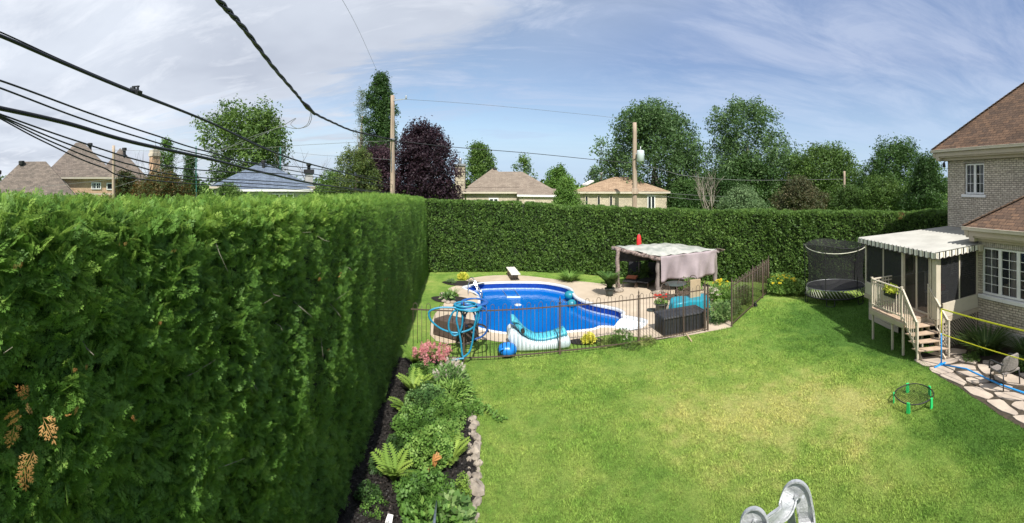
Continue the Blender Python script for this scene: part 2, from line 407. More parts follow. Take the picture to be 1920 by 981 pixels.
# ------------------------------------------------------------------ foliage engine
def nrm(a): return a/np.maximum(np.linalg.norm(a, axis=-1, keepdims=True), 1e-9)
def leafq(w=.25, l=1.0, z=0.0, base=(0, 0), ang=0.0, y0=0.0):
    """one pointed leaf as a quad, tip along +Y turned by ang"""
    q = np.array([(0, y0, 0), (w, y0+l*.45, z), (0, y0+l, 0), (-w, y0+l*.45, z)], float)
    c, s = cos(ang), sin(ang); R = np.array([[c, s, 0], [-s, c, 0], [0, 0, 1]])
    return q@R.T+np.array([base[0], base[1], 0])
def spray(seed, nb=6, sub=True, droop=.25):
    r = random.Random(seed); Q = []
    for i in range(nb*2):
        side = 1 if i % 2 else -1
        y = .04+.86*(i/(nb*2-1)); L = (.50*(1-y)**.7+.10)*r.uniform(.8, 1.15); a = side*radians(r.uniform(38, 56))
        bx, by = 0, y
        Q.append(leafq(.020, L, .01, (bx, by), a))
        if sub:
            k = 3 if L > .3 else 2
            for j in range(k):
                t = (j+1)/(k+1); px = bx+sin(a)*L*t; py = by+cos(a)*L*t
                for sd in (-1, 1):
                    Q.append(leafq(.021, L*.40*(1.25-t), .008, (px, py), a+sd*radians(r.uniform(30, 42))))
    Q.append(leafq(.035, .25, 0, (0, .86), 0)); Q.append(leafq(.018, .9, 0, (0, 0), 0))
    Q = np.array(Q); Q[..., 2] -= droop*Q[..., 1]**2+.2*Q[..., 0]**2
    return Q
def fern_frond(n=14):
    Q = []
    for i in range(n):
        y = .08+.9*i/n; L = .26*sin(pi*min(1, .12+.88*(1-i/n)))+.03
        for sd in (-1, 1): Q.append(leafq(.035, L, .01, (0, y), sd*radians(68)))
    Q.append(leafq(.012, 1, 0)); Q = np.array(Q); Q[..., 2] += .35*Q[..., 1]-.75*Q[..., 1]**2
    return Q
def blade(w=.03, bend=.6, seg=3):
    Q = []
    f = lambda t: np.array((0, t*(1-.25*bend*t), bend*(-t*t)+t*.0))
    for i in range(seg):
        a, b = i/seg, (i+1)/seg; wa, wb = w*(1-a**2), w*(1-b**2)
        A, B = f(a), f(b)
        Q.append([A+(-wa, 0, 0), A+(wa, 0, 0), B+(wb, 0, 0), B+(-wb, 0, 0)])
    return np.array(Q)
LEAF1 = np.array([leafq(.32, 1.0, .06)])
LEAF3 = np.array([leafq(.26, .8, .05, (0, 0), a) for a in (-.9, .1, 1.0)])
LEAF_C = np.array([leafq(.22, .62, .08, (.18*sin(k*2.4), .18*cos(k*2.4)), k*2.4) for k in range(5)])
SPR = [spray(k, 6, True) for k in range(5)]; SPR2 = [spray(40+k, 4, True) for k in range(4)]
SPRM = [spray(20+k, 4, False, .2) for k in range(3)]
SPRF = [np.array([leafq(.16, 1, .03, (0, 0), 0), leafq(.12, .75, .03, (0, .1), .75), leafq(.12, .75, .03, (0, .1), -.75)])]
FERN = fern_frond()

class Fol:
    def __init__(s): s.V = []; s.T = []
    def put(s, T, P, Yd, Nh, sc, tint):
        """template T (q,4,3) at each P with its tip along Yd, its face towards Nh"""
        P = np.asarray(P, float)
        if len(P) == 0: return s
        Yd = nrm(np.asarray(Yd, float)); Nh = np.asarray(Nh, float)
        Xd = nrm(np.cross(Yd, Nh)+1e-6); Zd = np.cross(Xd, Yd)
        sc = np.broadcast_to(np.asarray(sc, float), (len(P),))[:, None, None, None]
        v = (T[None, ..., 0:1]*Xd[:, None, None]+T[None, ..., 1:2]*Yd[:, None, None]+T[None, ..., 2:3]*Zd[:, None, None])*sc+P[:, None, None]
        s.V.append(v.reshape(-1, 3).astype(np.float32))
        ti = np.broadcast_to(np.asarray(tint, float), (len(P),)); s.T.append(np.repeat(ti, T.shape[0]*4).astype(np.float32)); return s
    def build(s, name, m, parent=None):
        V = np.concatenate(s.V); Tn = np.concatenate(s.T)
        if parent is not None: V = V-np.array(wloc(parent), np.float32)
        n = len(V); me = bpy.data.meshes.new(name)
        me.vertices.add(n); me.vertices.foreach_set('co', V.ravel())
        me.loops.add(n); me.loops.foreach_set('vertex_index', np.arange(n, dtype=np.int32))
        me.polygons.add(n//4); me.polygons.foreach_set('loop_start', np.arange(0, n, 4, dtype=np.int32))
        a = me.attributes.new('tint', 'FLOAT', 'POINT'); a.data.foreach_set('value', np.clip(Tn, 0, 1))
        me.update(calc_edges=True); me.materials.append(m)
        o = bpy.data.objects.new(name, me); COL.objects.link(o); o.parent = parent
        return o
def rdir(n): return nrm(RNG.normal(size=(n, 3)))
_wv = RNG.normal(size=(9, 3)); _wp = RNG.uniform(0, 6.28, 9)
def wob(P, sc):
    """smooth pseudo-noise about -1..1"""
    P = np.asarray(P)*sc; r = 0
    for i in range(9): r = r+np.sin(P@_wv[i]*(1+.25*i)+_wp[i])
    return r/4.2

# ------------------------------------------------------------------ ground, lawn, pool basin
POOL_PX = [(869,540),(884,536),(902,532),(925,530.5),(960,529.8),(1000,530),(1020,531),(1040,534),(1058,538),(1069,543),(1073,551),(1080,559),(1098,567),(1120,573),(1140,577),(1157,581),(1168,588),(1165,593),
           (1185,597),(1210,603),(1197,616),(1172,618),(1150,614),(1125,613),(1112,618),(1080,621.5),(1035,625),(987,627),(944,625),(915,620),(897,615),(891,602),(894,585),(900,568),(897,555),(886,547)]
POOL = smooth_loop([at(*p) for p in POOL_PX], 3)
def inset(poly, d):
    out = []; n = len(poly)
    A = sum(poly[i].x*poly[(i+1) % n].y-poly[(i+1) % n].x*poly[i].y for i in range(n)); s = 1 if A > 0 else -1
    for i in range(n):
        t = (poly[(i+1) % n]-poly[i-1]); t.z = 0; t.normalize(); out.append(poly[i]+Vector((-t.y, t.x, 0))*d*s)
    return out

def lawn_material(name, blades=False):
    m = bpy.data.materials.new(name); m.use_nodes = True; t = NT(m.node_tree)
    p = m.node_tree.nodes['Principled BSDF']; p.inputs['Roughness'].default_value = .8; p.inputs['Specular IOR Level'].default_value = .15
    g = t.n('ShaderNodeNewGeometry'); pos = g.outputs['Position']
    mpn = t.n('ShaderNodeMapping'); mpn.inputs['Scale'].default_value = (1, 1, 0); t.l(pos, mpn.inputs[0]); pos = mpn.outputs[0]
    def dist(x, y, r0, r1):
        vm = t.n('ShaderNodeVectorMath'); vm.operation = 'DISTANCE'; t.l(pos, vm.inputs[0]); vm.inputs[1].default_value = (x, y, 0)
        return t.mapr(vm.outputs['Value'], r0, r1, 1, 0)
    n1 = t.noise(pos, .42, 5, .62, dist=.4); n2 = t.noise(pos, 2.1, 5, .65); n3 = t.noise(pos, 11, 5, .7)
    dry_shade = t.math('ADD', t.mapr(n1, .25, .75, .06, .70), t.math('MULTIPLY', t.mapr(n2, .3, .7, -.5, .5), .42))
    dry_shade = t.math('ADD', dry_shade, t.math('MULTIPLY', dist(6.2, 7.0, .8, 4.0), .58))
    dry_shade = t.math('ADD', dry_shade, t.math('MULTIPLY', dist(2.2, 8.5, 1.5, 4.0), .12))
    dry_shade = t.math('SUBTRACT', dry_shade, t.math('MULTIPLY', dist(10.4, 8.6, 1.0, 4.4), .75))  # porch and deck shade put into the turf as darker green
    dry_shade = t.math('SUBTRACT', dry_shade, t.math('MULTIPLY', dist(8.3, 3.6, .6, 2.6), .55), clamp=True)
    col = t.ramp(dry_shade, [(0, (.100, .210, .036)), (.32, (.195, .325, .060)), (.66, (.315, .415, .095)), (1, (.50, .50, .17))])
    f = t.mapr(n3, .25, .75, .74, 1.24)
    if blades:
        a = t.n('ShaderNodeAttribute'); a.attribute_name = 'tint'
        f = t.math('MULTIPLY', f, t.mapr(a.outputs['Fac'], 0, 1, .55, 1.65))
    else:
        n4 = t.noise(pos, 46, 4, .75); f = t.math('MULTIPLY', f, t.mapr(n4, .25, .75, .55, 1.4))
    sc = t.n('ShaderNodeVectorMath'); sc.operation = 'SCALE'; t.l(col, sc.inputs[0]); t.l(f, sc.inputs[3]); t.l(sc.outputs[0], p.inputs['Base Color'])
    if not blades:
        b = t.n('ShaderNodeBump'); b.inputs['Strength'].default_value = 1; b.inputs['Distance'].default_value = .05
        t.l(t.math('ADD', t.noise(pos, 60, 4, .7), t.math('MULTIPLY', n3, .8)), b.inputs['Height']); t.l(b.outputs[0], p.inputs['Normal'])
    else:
        tr = t.n('ShaderNodeBsdfTranslucent'); t.l(sc.outputs[0], tr.inputs[0]); mx = t.n('ShaderNodeMixShader'); mx.inputs[0].default_value = .3
        t.l(p.outputs[0], mx.inputs[1]); t.l(tr.outputs[0], mx.inputs[2]); t.l(mx.outputs[0], m.node_tree.nodes['Material Output'].inputs[0])
    return m
M['lawn'] = lawn_material('lawn_turf'); M['blades'] = lawn_material('grass_blades', True)
mb = MB(); sheet(mb, [(-700, -700), (700, -700), (700, 700), (-700, 700)], [POOL], 0.0)
tag(mb.build('lawn', M['lawn']), kind='structure')

# sandy concrete apron round the pool
DECK_PX = [(838,645),(900,637),(930,641),(961,643),(1010,640),(1070,640),(1096,636),(1122,632),(1150,628),(1200,633),(1232,637),(1300,628),(1330,622),(1372,614),(1368,602),(1345,590),(1338,575),(1345,550),(1352,540),(1300,531),(1250,529),(1200,530),
           (1150,534),(1126,532),(1098,529),(1060,526.5),(1032,523),(1000,519),(975,517),(940,516.5),(911,518),(883,522),(872,528),(856,536),(846,539),(840,543),(852,548),(860,553),(858,560),(845,563),(834,566),(831,573),(815,590),(806,628)]
DECK = smooth_loop([at(*p) for p in DECK_PX], 2)
mb = MB(); sheet(mb, DECK, [POOL], 0.012)
tag(mb.build('pool_deck', M['concrete']), kind='structure')

# swimming pool: coping, liner, pale band at the water line, white step
pool = empty('swimming_pool', 'kidney shaped in-ground swimming pool with blue liner and white rim', 'pool', at(1010, 580))
outr = inset(POOL, -.10); mb = MB(); n = len(POOL)
mb.grid([[p+Vector((0, 0, z)) for p in L] for L, z in ((outr, .014), (outr, .045), (POOL, .05), (inset(POOL, .02), .03), (inset(POOL, .02), -.05))], close=True)
mb.build('coping', M['coping'], pool)
mb = MB(); mb.grid([[p+Vector((0, 0, z)) for p in POOL] for z in (.0, -.26)], close=True); mb.mi = 1
mb.grid([[p+Vector((0, 0, z)) for p in inset(POOL, .004)] for z in (-.262, -.33)], close=True); mb.mi = 0
mb.grid([[p+Vector((0, 0, z)) for p in POOL] for z in (-.262, -1.5)], close=True)
sheet(mb, POOL, [], -1.5)
mb.build('liner', [M['liner'], M['tile_band']], pool)
st = [at(*p) for p in [(1166,594),(1185,597.5),(1209,603.5),(1197,615.5),(1172,617.5),(1151,613.5),(1156,603)]]
mb = MB(); mb.prism([(p.x, p.y) for p in smooth_loop(st, 3)], -1.4, -.05)
mb.build('white_step', M['step_white'], pool)
# water surface
m = bpy.data.materials.new('pool_water'); m.use_nodes = True; t = NT(m.node_tree); pr = m.node_tree.nodes['Principled BSDF']
pr.inputs['Base Color'].default_value = (.0, .085, .36, 1); pr.inputs['Roughness'].default_value = .08; pr.inputs['IOR'].default_value = 1.33
g = t.n('ShaderNodeTexCoord'); b = t.n('ShaderNodeBump'); b.inputs['Strength'].default_value = .2; b.inputs['Distance'].default_value = .03
t.l(t.noise(g.outputs['Object'], 5, 4, .55, dist=.5), b.inputs['Height']); t.l(b.outputs[0], pr.inputs['Normal'])
n_ = t.noise(g.outputs['Object'], .5, 3); t.l(t.mix(t.mapr(n_, .3, .7), (.0, .115, .46), (.0, .150, .52)), pr.inputs['Base Color'])
tr = t.n('ShaderNodeBsdfTransparent'); tr.inputs[0].default_value = (.55, .82, 1, 1); mx = t.n('ShaderNodeMixShader'); mx.inputs[0].default_value = .86
t.l(tr.outputs[0], mx.inputs[1]); t.l(pr.outputs[0], mx.inputs[2]); t.l(mx.outputs[0], m.node_tree.nodes['Material Output'].inputs[0])
stw = [Vector((p.x, p.y, 0)) for p in smooth_loop(st, 3)]
mb = MB(); sheet(mb, inset(POOL, .006), [stw], -.335)
tag(mb.build('water', m), kind='structure')

# flower bed mulch beside the hedge
A0 = -0.13; HD = np.array([sin(A0), cos(A0), 0.]); HN = np.array([cos(A0), -sin(A0), 0.])      # hedge direction, and its outward side
def hp(s_, lat, z=0.0): return Vector((HD[0]*s_+HN[0]*lat, HD[1]*s_+HN[1]*lat, z))
EDGE = [at(846,675),(0,0),at(857,693),at(872,730),at(881,774),at(890,800),at(894,830),at(894,877),at(893,925),at(889,973)]; EDGE.pop(1)
EDGE = EDGE+[Vector((-.50, 4.8, 0)), Vector((-.48, 3.6, 0))]
BED = EDGE+[hp(3.6, -1.9), hp(8, -1.9), hp(11.2, -1.9)]
mb = MB(); sheet(mb, BED, [], .02)
tag(mb.build('flower_bed', M['mulch']), kind='structure')
# loose bark pieces
rng = np.random.default_rng(3); N = 26000; P = np.c_[rng.uniform(-3.6, -.3, N), rng.uniform(3.6, 11.2, N), rng.uniform(.022, .05, N)]
P = P[inside(BED, P[:, 0], P[:, 1])]; fo = Fol(); d = rdir(len(P)); d[:, 2] *= .3
fo.put(np.array([leafq(.3, 1, .1)]), P, d, rdir(len(P))+[0, 0, 1.5], rng.uniform(.02, .055, len(P)), rng.uniform(0, 1, len(P))**3)
M['chips'] = leafmat('bark_chips', (.007, .006, .005), (.020, .016, .014), (.08, .066, .058), 0)  # chip tints lowered, the hedge's missing shade is in their colour
tag(fo.build('bark_chips', M['chips']), 'dark shredded bark mulch covering the flower bed, hedge shade put into its colour', 'mulch', kind='stuff')

# flagstone path
PATH_PX = [(1712,674),(1740,684),(1745,694),(1763,708),(1800,728),(1822,744),(1846,758),(1870,776),(1893,790),(1922,806),(1960,830),(1990,680),(1935,652),(1880,642),(1834,632),(1812,640),(1780,650),(1765,654),(1745,662),(1720,664)]
PATH = [at(*p) for p in PATH_PX]
path = MB(); sheet(path, PATH, [], .006); path = path.build('path', M['soil']); tag(path, kind='structure')
FS = ["55,455 130,440 260,425 380,455 330,478 190,496 130,500","290,385 340,372 440,385 430,405 330,420 285,410","340,430 430,425 520,470 500,485 400,470","165,515 250,502 355,512 338,545 240,560 190,545","318,497 400,487 500,503 508,528 420,526 362,516",
      "240,570 340,555 380,580 440,625 410,645 330,610","360,542 520,537 556,573 470,578 400,563","522,492 618,492 640,556 572,558 532,520","438,590 600,587 636,600 598,623 480,628 442,610","415,655 530,657 640,720 590,745 480,710",
      "532,637 640,632 776,652 758,688 620,683 552,663","644,572 760,562 860,602 863,643 760,638 655,600","643,697 760,694 863,704 863,753 762,753 672,728","582,757 700,752 820,850 790,865 690,830","768,792 800,768 863,764 863,828 822,823",
      "778,872 900,865 990,960 900,940 810,900","560,462 630,460 640,483 562,483","655,500 740,505 800,540 740,548 662,528","880,600 960,640 960,690 880,660","872,700 960,710 970,780 880,775","880,790 990,800 1000,870 890,850","820,555 900,560 960,590 900,600 850,580","300,425 330,425 330,432 300,432"]
for k, s_ in enumerate(FS[:-1]):
    pts = [tuple(float(q) for q in p.split(',')) for p in s_.split()]
    P = [at(1700+x/3.923, 560+y/3.923) for x, y in pts]; c = sum(P, Vector())/len(P)
    P = [c+(p-c)*1.045 for p in P]; L = []
    for q in range(len(P)): L += [P[q].lerp(P[(q+1) % len(P)], .12), P[q].lerp(P[(q+1) % len(P)], .5)+Vector((random.uniform(-.01, .01), random.uniform(-.01, .01), 0)), P[q].lerp(P[(q+1) % len(P)], .88)]
    mb = MB(); mb.prism([(p.x, p.y) for p in L], -.02, .028+.004*(k % 3)); mb.build('flagstone', M['flag'], path, bevel=.008)

# grass blades on the near lawn
LAWN_X = [at(*p) for p in [(846,681),(870,678),(1050,665),(1197,646),(1282,634),(1330,624),(1372,613),(1441,549),(1500,552)]]
rng = np.random.default_rng(5); N = 520000
D = 5.0*np.exp(rng.uniform(0, math.log(17/5.0), N)); A = rng.uniform(-.16, 1.32, N)
P = np.c_[D*np.sin(A), D*np.cos(A), np.zeros(N)]
Lp = [(-.45, 3.6)]+[(p.x, p.y) for p in reversed(EDGE[:-1])]+[(p.x, p.y) for p in LAWN_X]+[(13.5, 12), (13, 8), (11.5, 5)]+[(p.x, p.y) for p in PATH[::-1][7:]][:0]+[(12, -1), (0, -1)]
k = inside(Lp, P[:, 0], P[:, 1]) & ~inside(PATH, P[:, 0], P[:, 1]) & ~inside(BED, P[:, 0], P[:, 1])
P = P[k]; D = D[k]; n = len(P)
yd = np.c_[rng.normal(size=(n, 2))*.55, np.ones(n)*.9]; w_ = wob(P, 2.2)
fo = Fol(); tn = np.clip(rng.normal(.42, .30, n)+.12*w_, 0, 1)
fo.put(np.array([leafq(.10, 1, .0)]), P, yd, rdir(n), (.034+.012*w_)*(.7+.7*rng.random(n))*(D/7)**.5, tn)
tag(fo.build('grass', M['blades']), 'short mown grass blades of the lawn', 'grass', kind='stuff')

# ------------------------------------------------------------------ hedges
def hedge_pts(rng, path, s0, s1, n, W, Hf, face_lo=0.0, top=True, bulge=.09, RR=.30):
    """points on the clipped surface of a hedge that follows `path` (front on its right-hand side)"""
    seg = np.array([(p[0], p[1], 0.) for p in path]); dl = np.linalg.norm(np.diff(seg, axis=0), axis=1); cum = np.r_[0, np.cumsum(dl)]
    s_ = rng.uniform(s0, s1, n); H = Hf(s_); tot = H-face_lo+(W if top else 0); q = rng.uniform(0, 1, n)*tot
    i = np.clip(np.searchsorted(cum, s_)-1, 0, len(dl)-1); t = (s_-cum[i])/dl[i]
    base = seg[i]+(seg[i+1]-seg[i])*t[:, None]; dr = nrm(seg[i+1]-seg[i])
    # soften the direction near bends
    nr = np.c_[dr[:, 1], -dr[:, 0], np.zeros(n)]
    onface = q < H-face_lo
    z = np.where(onface, face_lo+q, H); lat = np.where(onface, 0, -(q-(H-face_lo)))
    R = RR; a = np.clip((z-(H-R))/R, 0, 1); b = np.clip((lat+R)/R, 0, 1)
    nx = np.where(onface, 1-a*.55, b*.45); nz = np.where(onface, a*.55+.02, 1-b*.4)
    lat = lat-np.where(onface, R*.35*a**2, 0); z = z-np.where(onface, 0, R*.5*b**2)
    lat = lat-np.where(onface, .16*(z/np.maximum(H, .1))**3, .12*np.clip(1+lat/.5, 0, 1)); nrmv = nrm(nr*nx[:, None]+np.array([0, 0, 1.])*nz[:, None])
    P = base+nr*lat[:, None]+np.array([0, 0, 1.])*z[:, None]
    P = P+nrmv*(bulge*wob(P, 2.1)+bulge*.5*wob(P, 6.0))[:, None]
    return P, nrmv, dr, s_
def hedge_fill(fo, rng, P, N_, dr, T, size, tint0, up=.55, inward=.10, roll=.8):
    n = len(P); dep = rng.random(n)**1.5*inward
    yd = N_*rng.uniform(.35, 1.1, (n, 1))+np.array([0, 0, 1.])*rng.normal(up*.45, .5, (n, 1))+dr*rng.normal(0, .75, (n, 1))
    nh = N_*rng.uniform(.2, 1, (n, 1))+rdir(n)*roll+np.array([0, 0, .35])
    k = rng.integers(0, len(T), n); sc = size*rng.uniform(.65, 1.25, n)
    P = P-N_*dep[:, None]-nrm(yd)*(sc*.45)[:, None]
    cl = wob(P, 3.3)*.13+wob(P, 9.)*.10
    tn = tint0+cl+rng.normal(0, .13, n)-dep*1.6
    for j in range(len(T)):
        q = k == j; fo.put(T[j], P[q], yd[q], nh[q], sc[q], tn[q])
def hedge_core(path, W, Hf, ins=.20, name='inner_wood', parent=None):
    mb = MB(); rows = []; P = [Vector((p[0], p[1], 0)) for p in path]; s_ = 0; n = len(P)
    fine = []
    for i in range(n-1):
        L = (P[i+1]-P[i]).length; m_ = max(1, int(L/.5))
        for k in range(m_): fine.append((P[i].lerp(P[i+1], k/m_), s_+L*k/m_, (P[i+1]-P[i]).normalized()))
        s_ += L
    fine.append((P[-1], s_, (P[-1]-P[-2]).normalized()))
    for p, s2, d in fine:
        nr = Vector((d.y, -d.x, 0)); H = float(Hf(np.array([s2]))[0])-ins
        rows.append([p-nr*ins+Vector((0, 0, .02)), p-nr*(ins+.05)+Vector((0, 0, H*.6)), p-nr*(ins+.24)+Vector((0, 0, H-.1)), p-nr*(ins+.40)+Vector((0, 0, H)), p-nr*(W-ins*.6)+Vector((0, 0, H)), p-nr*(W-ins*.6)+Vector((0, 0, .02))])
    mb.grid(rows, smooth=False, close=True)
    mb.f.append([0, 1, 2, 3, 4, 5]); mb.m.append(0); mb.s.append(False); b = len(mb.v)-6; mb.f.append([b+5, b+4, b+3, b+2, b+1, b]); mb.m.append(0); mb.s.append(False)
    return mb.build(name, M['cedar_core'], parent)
LHp = [hp(-3.0, -1.67), hp(22.0, -1.67)]          # s = distance along + 3.0
HW = 1.35
def LH(s_):
    s_ = np.asarray(s_)-3.0
    return np.interp(s_, [-3, 0.8, 3, 6, 8, 12, 16, 19, 22], [4.63, 4.62, 4.60, 4.57, 4.54, 4.44, 4.31, 4.17, 4.06])
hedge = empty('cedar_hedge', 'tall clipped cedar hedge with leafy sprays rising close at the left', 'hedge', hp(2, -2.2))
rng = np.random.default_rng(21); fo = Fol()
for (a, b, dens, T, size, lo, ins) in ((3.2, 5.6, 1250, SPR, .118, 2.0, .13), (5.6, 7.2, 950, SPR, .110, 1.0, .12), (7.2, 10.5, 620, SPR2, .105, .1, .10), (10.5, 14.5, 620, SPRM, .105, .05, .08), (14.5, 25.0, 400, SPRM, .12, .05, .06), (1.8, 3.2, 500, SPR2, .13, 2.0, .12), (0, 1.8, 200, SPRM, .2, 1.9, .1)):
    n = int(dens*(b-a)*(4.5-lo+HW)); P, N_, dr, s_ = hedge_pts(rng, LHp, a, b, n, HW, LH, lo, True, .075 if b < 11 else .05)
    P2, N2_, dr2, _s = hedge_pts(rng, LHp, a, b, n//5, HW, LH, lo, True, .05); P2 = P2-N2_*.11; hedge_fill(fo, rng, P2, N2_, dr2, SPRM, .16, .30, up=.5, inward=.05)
    topf = np.clip((P[:, 2]-3.7)/.8, 0, 1)  # sunlight on the hedge top put into lighter tints higher up
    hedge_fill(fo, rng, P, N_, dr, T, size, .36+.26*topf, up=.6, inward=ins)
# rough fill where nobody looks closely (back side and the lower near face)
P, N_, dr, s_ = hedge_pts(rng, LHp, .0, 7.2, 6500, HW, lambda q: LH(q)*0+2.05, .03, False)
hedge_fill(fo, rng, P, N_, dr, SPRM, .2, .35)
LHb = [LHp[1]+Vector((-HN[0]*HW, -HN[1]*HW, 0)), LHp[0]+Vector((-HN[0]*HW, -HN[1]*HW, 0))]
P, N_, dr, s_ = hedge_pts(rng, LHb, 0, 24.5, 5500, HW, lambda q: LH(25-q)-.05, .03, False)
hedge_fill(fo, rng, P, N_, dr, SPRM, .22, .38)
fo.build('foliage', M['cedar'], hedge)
hedge_core(LHp, HW, LH, .17, 'inner_wood', hedge)
# bare twigs poking from the face, and dead orange sprays
rng = np.random.default_rng(8)
for k in range(34):
    s_ = rng.uniform(.8, 6.5); z = rng.uniform(1.8, 4.4); p = hp(s_, -1.80, z); d = Vector((HN[0], HN[1], 0))*rng.uniform(.12, .22)+Vector((HD[0], HD[1], 0))*rng.normal(0, .12)+Vector((0, 0, rng.normal(.0, .10)))
    q = p+d; mid = p.lerp(q, .5)+Vector(rng.normal(0, .015, 3)); r0 = rng.uniform(.0022, .004)
    mb = MB(); mb.tube([p, mid, q], [r0, r0*.8, r0*.3], 5); mb.build('twig', M['bark_pale'], hedge)
fo = Fol(); dp = [(70,750,.16),(45,815,.22),(60,800,.13),(135,758,.08),(32,500,.06),(230,455,.05),(148,690,.05),(300,605,.05),(725,518,.09),(602,515,.08),(250,780,.05),(330,470,.05),(640,510,.06),(620,650,.06),(860,0,0)]
for px, py, sz in dp[:-1]:
    a = (px-CX)/F; dd = 1.58/sin(A0-a) if A0-a > .05 else 10
    c = aty(px, py, min(dd, 12)); n = max(2, int(sz*22)); sp = sz*.35
    P = np.array(c)+rng.normal(0, sp, (n, 3))*[.3, 1, 1]; yd = np.tile([.15, -.35, -1.], (n, 1))+rng.normal(0, .5, (n, 3))
    for j in range(2): fo.put(SPR2[j], P[j::2], yd[j::2], np.tile(HN, (len(P[j::2]), 1))+rng.normal(0, .3, (len(P[j::2]), 3)), sz*.50*(dd/1.9 if dd > 4 else 1)**.3, rng.uniform(.2, 1, len(P[j::2])))
fo.build('dead_spray', M['dead'], hedge)

BHp = [Vector(v+(0,)) for v in ((-5.6, 21.6), (-1.9, 22.2), (.6, 22.5), (2.9, 21.8), (4.6, 20.9), (8.0, 18.9), (11.2, 16.6), (13.9, 13.3), (16.8, 10.1), (20.5, 6.0))]
_cum = np.r_[0, np.cumsum([(BHp[i+1]-BHp[i]).length for i in range(len(BHp)-1)])]
def BH(s_): return np.interp(s_, [_cum[0], _cum[1], _cum[2]*.9, _cum[3], _cum[5], _cum[6], _cum[7], _cum[9]], [3.96, 3.86, 3.80, 3.60, 3.48, 3.46, 3.46, 3.42])
bh = empty('cedar_hedge', 'long flat-topped cedar hedge closing the far end of the garden behind the pool', 'hedge', BHp[4])
rng = np.random.default_rng(31); fo = Fol(); tot = _cum[-1]
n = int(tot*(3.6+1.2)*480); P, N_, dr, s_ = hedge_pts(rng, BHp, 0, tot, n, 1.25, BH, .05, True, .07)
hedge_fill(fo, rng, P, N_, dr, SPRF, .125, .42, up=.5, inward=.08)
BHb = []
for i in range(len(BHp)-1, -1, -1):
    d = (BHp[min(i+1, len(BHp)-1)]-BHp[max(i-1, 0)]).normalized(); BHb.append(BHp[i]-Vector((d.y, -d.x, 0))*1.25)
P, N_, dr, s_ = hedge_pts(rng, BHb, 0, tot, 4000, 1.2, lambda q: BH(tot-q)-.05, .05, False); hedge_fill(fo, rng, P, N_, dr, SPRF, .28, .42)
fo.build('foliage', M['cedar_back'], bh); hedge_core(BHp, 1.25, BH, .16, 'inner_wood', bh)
fo = Fol(); c = at(1693, 528); c = aty(1693, 405, 18.6); fo.put(SPR[0], np.array(c)+rng.normal(0, .035, (7, 3)), rng.normal(0, 1, (7, 3)), rng.normal(0, 1, (7, 3)), .22, rng.uniform(.2, .9, 7)); fo.build('dead_spray', M['dead'], bh)
# ------------------------------------------------------------------ our own house (local x = v, away from the garden; local y = u, away from the camera)
HO = Vector((9.98, 5.95, 0)); HR = atan2(-.28, .96)
def hempty(name, label, cat, group=None): return empty(name, label, cat, HO, HR, group)
def hw(v, u, z=0.0): return HO+Matrix.Rotation(HR, 3, 'Z')@Vector((v, u, z))
house = hempty('brick_house', 'two-storey cream-grey brick house with brown shingle roof at the right', 'house')
def wall_open(mb, x, y0, y1, z0, z1, wins, th=.25):
    """wall in the plane local x, thickness th behind it, with rectangular openings (y0,y1,z0,z1)"""
    ys = sorted({y0, y1, *[w_[0] for w_ in wins], *[w_[1] for w_ in wins]}); zs = sorted({z0, z1, *[w_[2] for w_ in wins], *[w_[3] for w_ in wins]})
    for i in range(len(ys)-1):
        for j in range(len(zs)-1):
            cy, cz = (ys[i]+ys[i+1])/2, (zs[j]+zs[j+1])/2
            if any(w_[0] < cy < w_[1] and w_[2] < cz < w_[3] for w_ in wins): continue
            a, b, c, d = ys[i], ys[i+1], zs[j], zs[j+1]
            mb.add([(x, a, c), (x, b, c), (x, b, d), (x, a, d)], [(3, 2, 1, 0)])
    for a, b, c, d in wins:
        mb.add([(x, a, c), (x+th, a, c), (x+th, a, d), (x, a, d)], [(0, 1, 2, 3)]); mb.add([(x, b, c), (x+th, b, c), (x+th, b, d), (x, b, d)], [(3, 2, 1, 0)])
        mb.add([(x, a, c), (x, b, c), (x+th, b, c), (x+th, a, c)], [(0, 1, 2, 3)]); mb.add([(x, a, d), (x, b, d), (x+th, b, d), (x+th, a, d)], [(3, 2, 1, 0)])
UW = (1.88, 2.93, 4.37, 5.63); BW = (-2.90, -.14, 1.36, 2.86)
mb = MB(); wall_open(mb, 4.29, -9.5, 3.9, 0, 6.2, [UW]); mb.b2((4.292, 3.65, 0), (13, 3.9, 6.2)); mb.b2((4.6, -9.5, 0), (13, -9.25, 6.2)); mb.b2((12.7, -9.2, 0), (13, 3.6, 6.2))
mb.build('upper_wall', M['brick_own'], house, uv=True, rel=False)
mb = MB(); wall_open(mb, 1.79, -6.5, 0, 0, 3.3, [BW]); mb.add([(1.79, 0, 0), (4.285, 0, 0), (4.285, 0, 3.3), (1.79, 0, 3.3)], [(3, 2, 1, 0)]); mb.add([(1.79, -6.5, 0), (4.285, -6.5, 0), (4.285, -6.5, 3.3), (1.79, -6.5, 3.3)], [(0, 1, 2, 3)])
mb.build('bay_wall', M['brick_own'], house, uv=True, rel=False)
mb = MB(); mb.b2((1.775, -6.5, 0), (1.81, -.9, .42)); mb.build('foundation', mat('parged_concrete', (.50, .48, .44), (.40, .385, .35), 3, .9, .3, 40), house, bevel=.004, rel=False)
# soldier course above the upper window and bay window
sbk = brickmat('soldier_brick', (.42, .38, .32), (.34, .30, .25), (.22, .2, .17), .075, .22, .01, 0)
mb = MB(); mb.b2((4.275, UW[0]-.05, UW[3]), (4.30, UW[1]+.05, UW[3]+.2)); mb.build('lintel', sbk, house, uv=True, rel=False); mb = MB(); mb.b2((1.775, BW[0]-.05, BW[3]), (1.80, BW[1]+.05, BW[3]+.2)); mb.build('lintel', sbk, house, uv=True, rel=False)

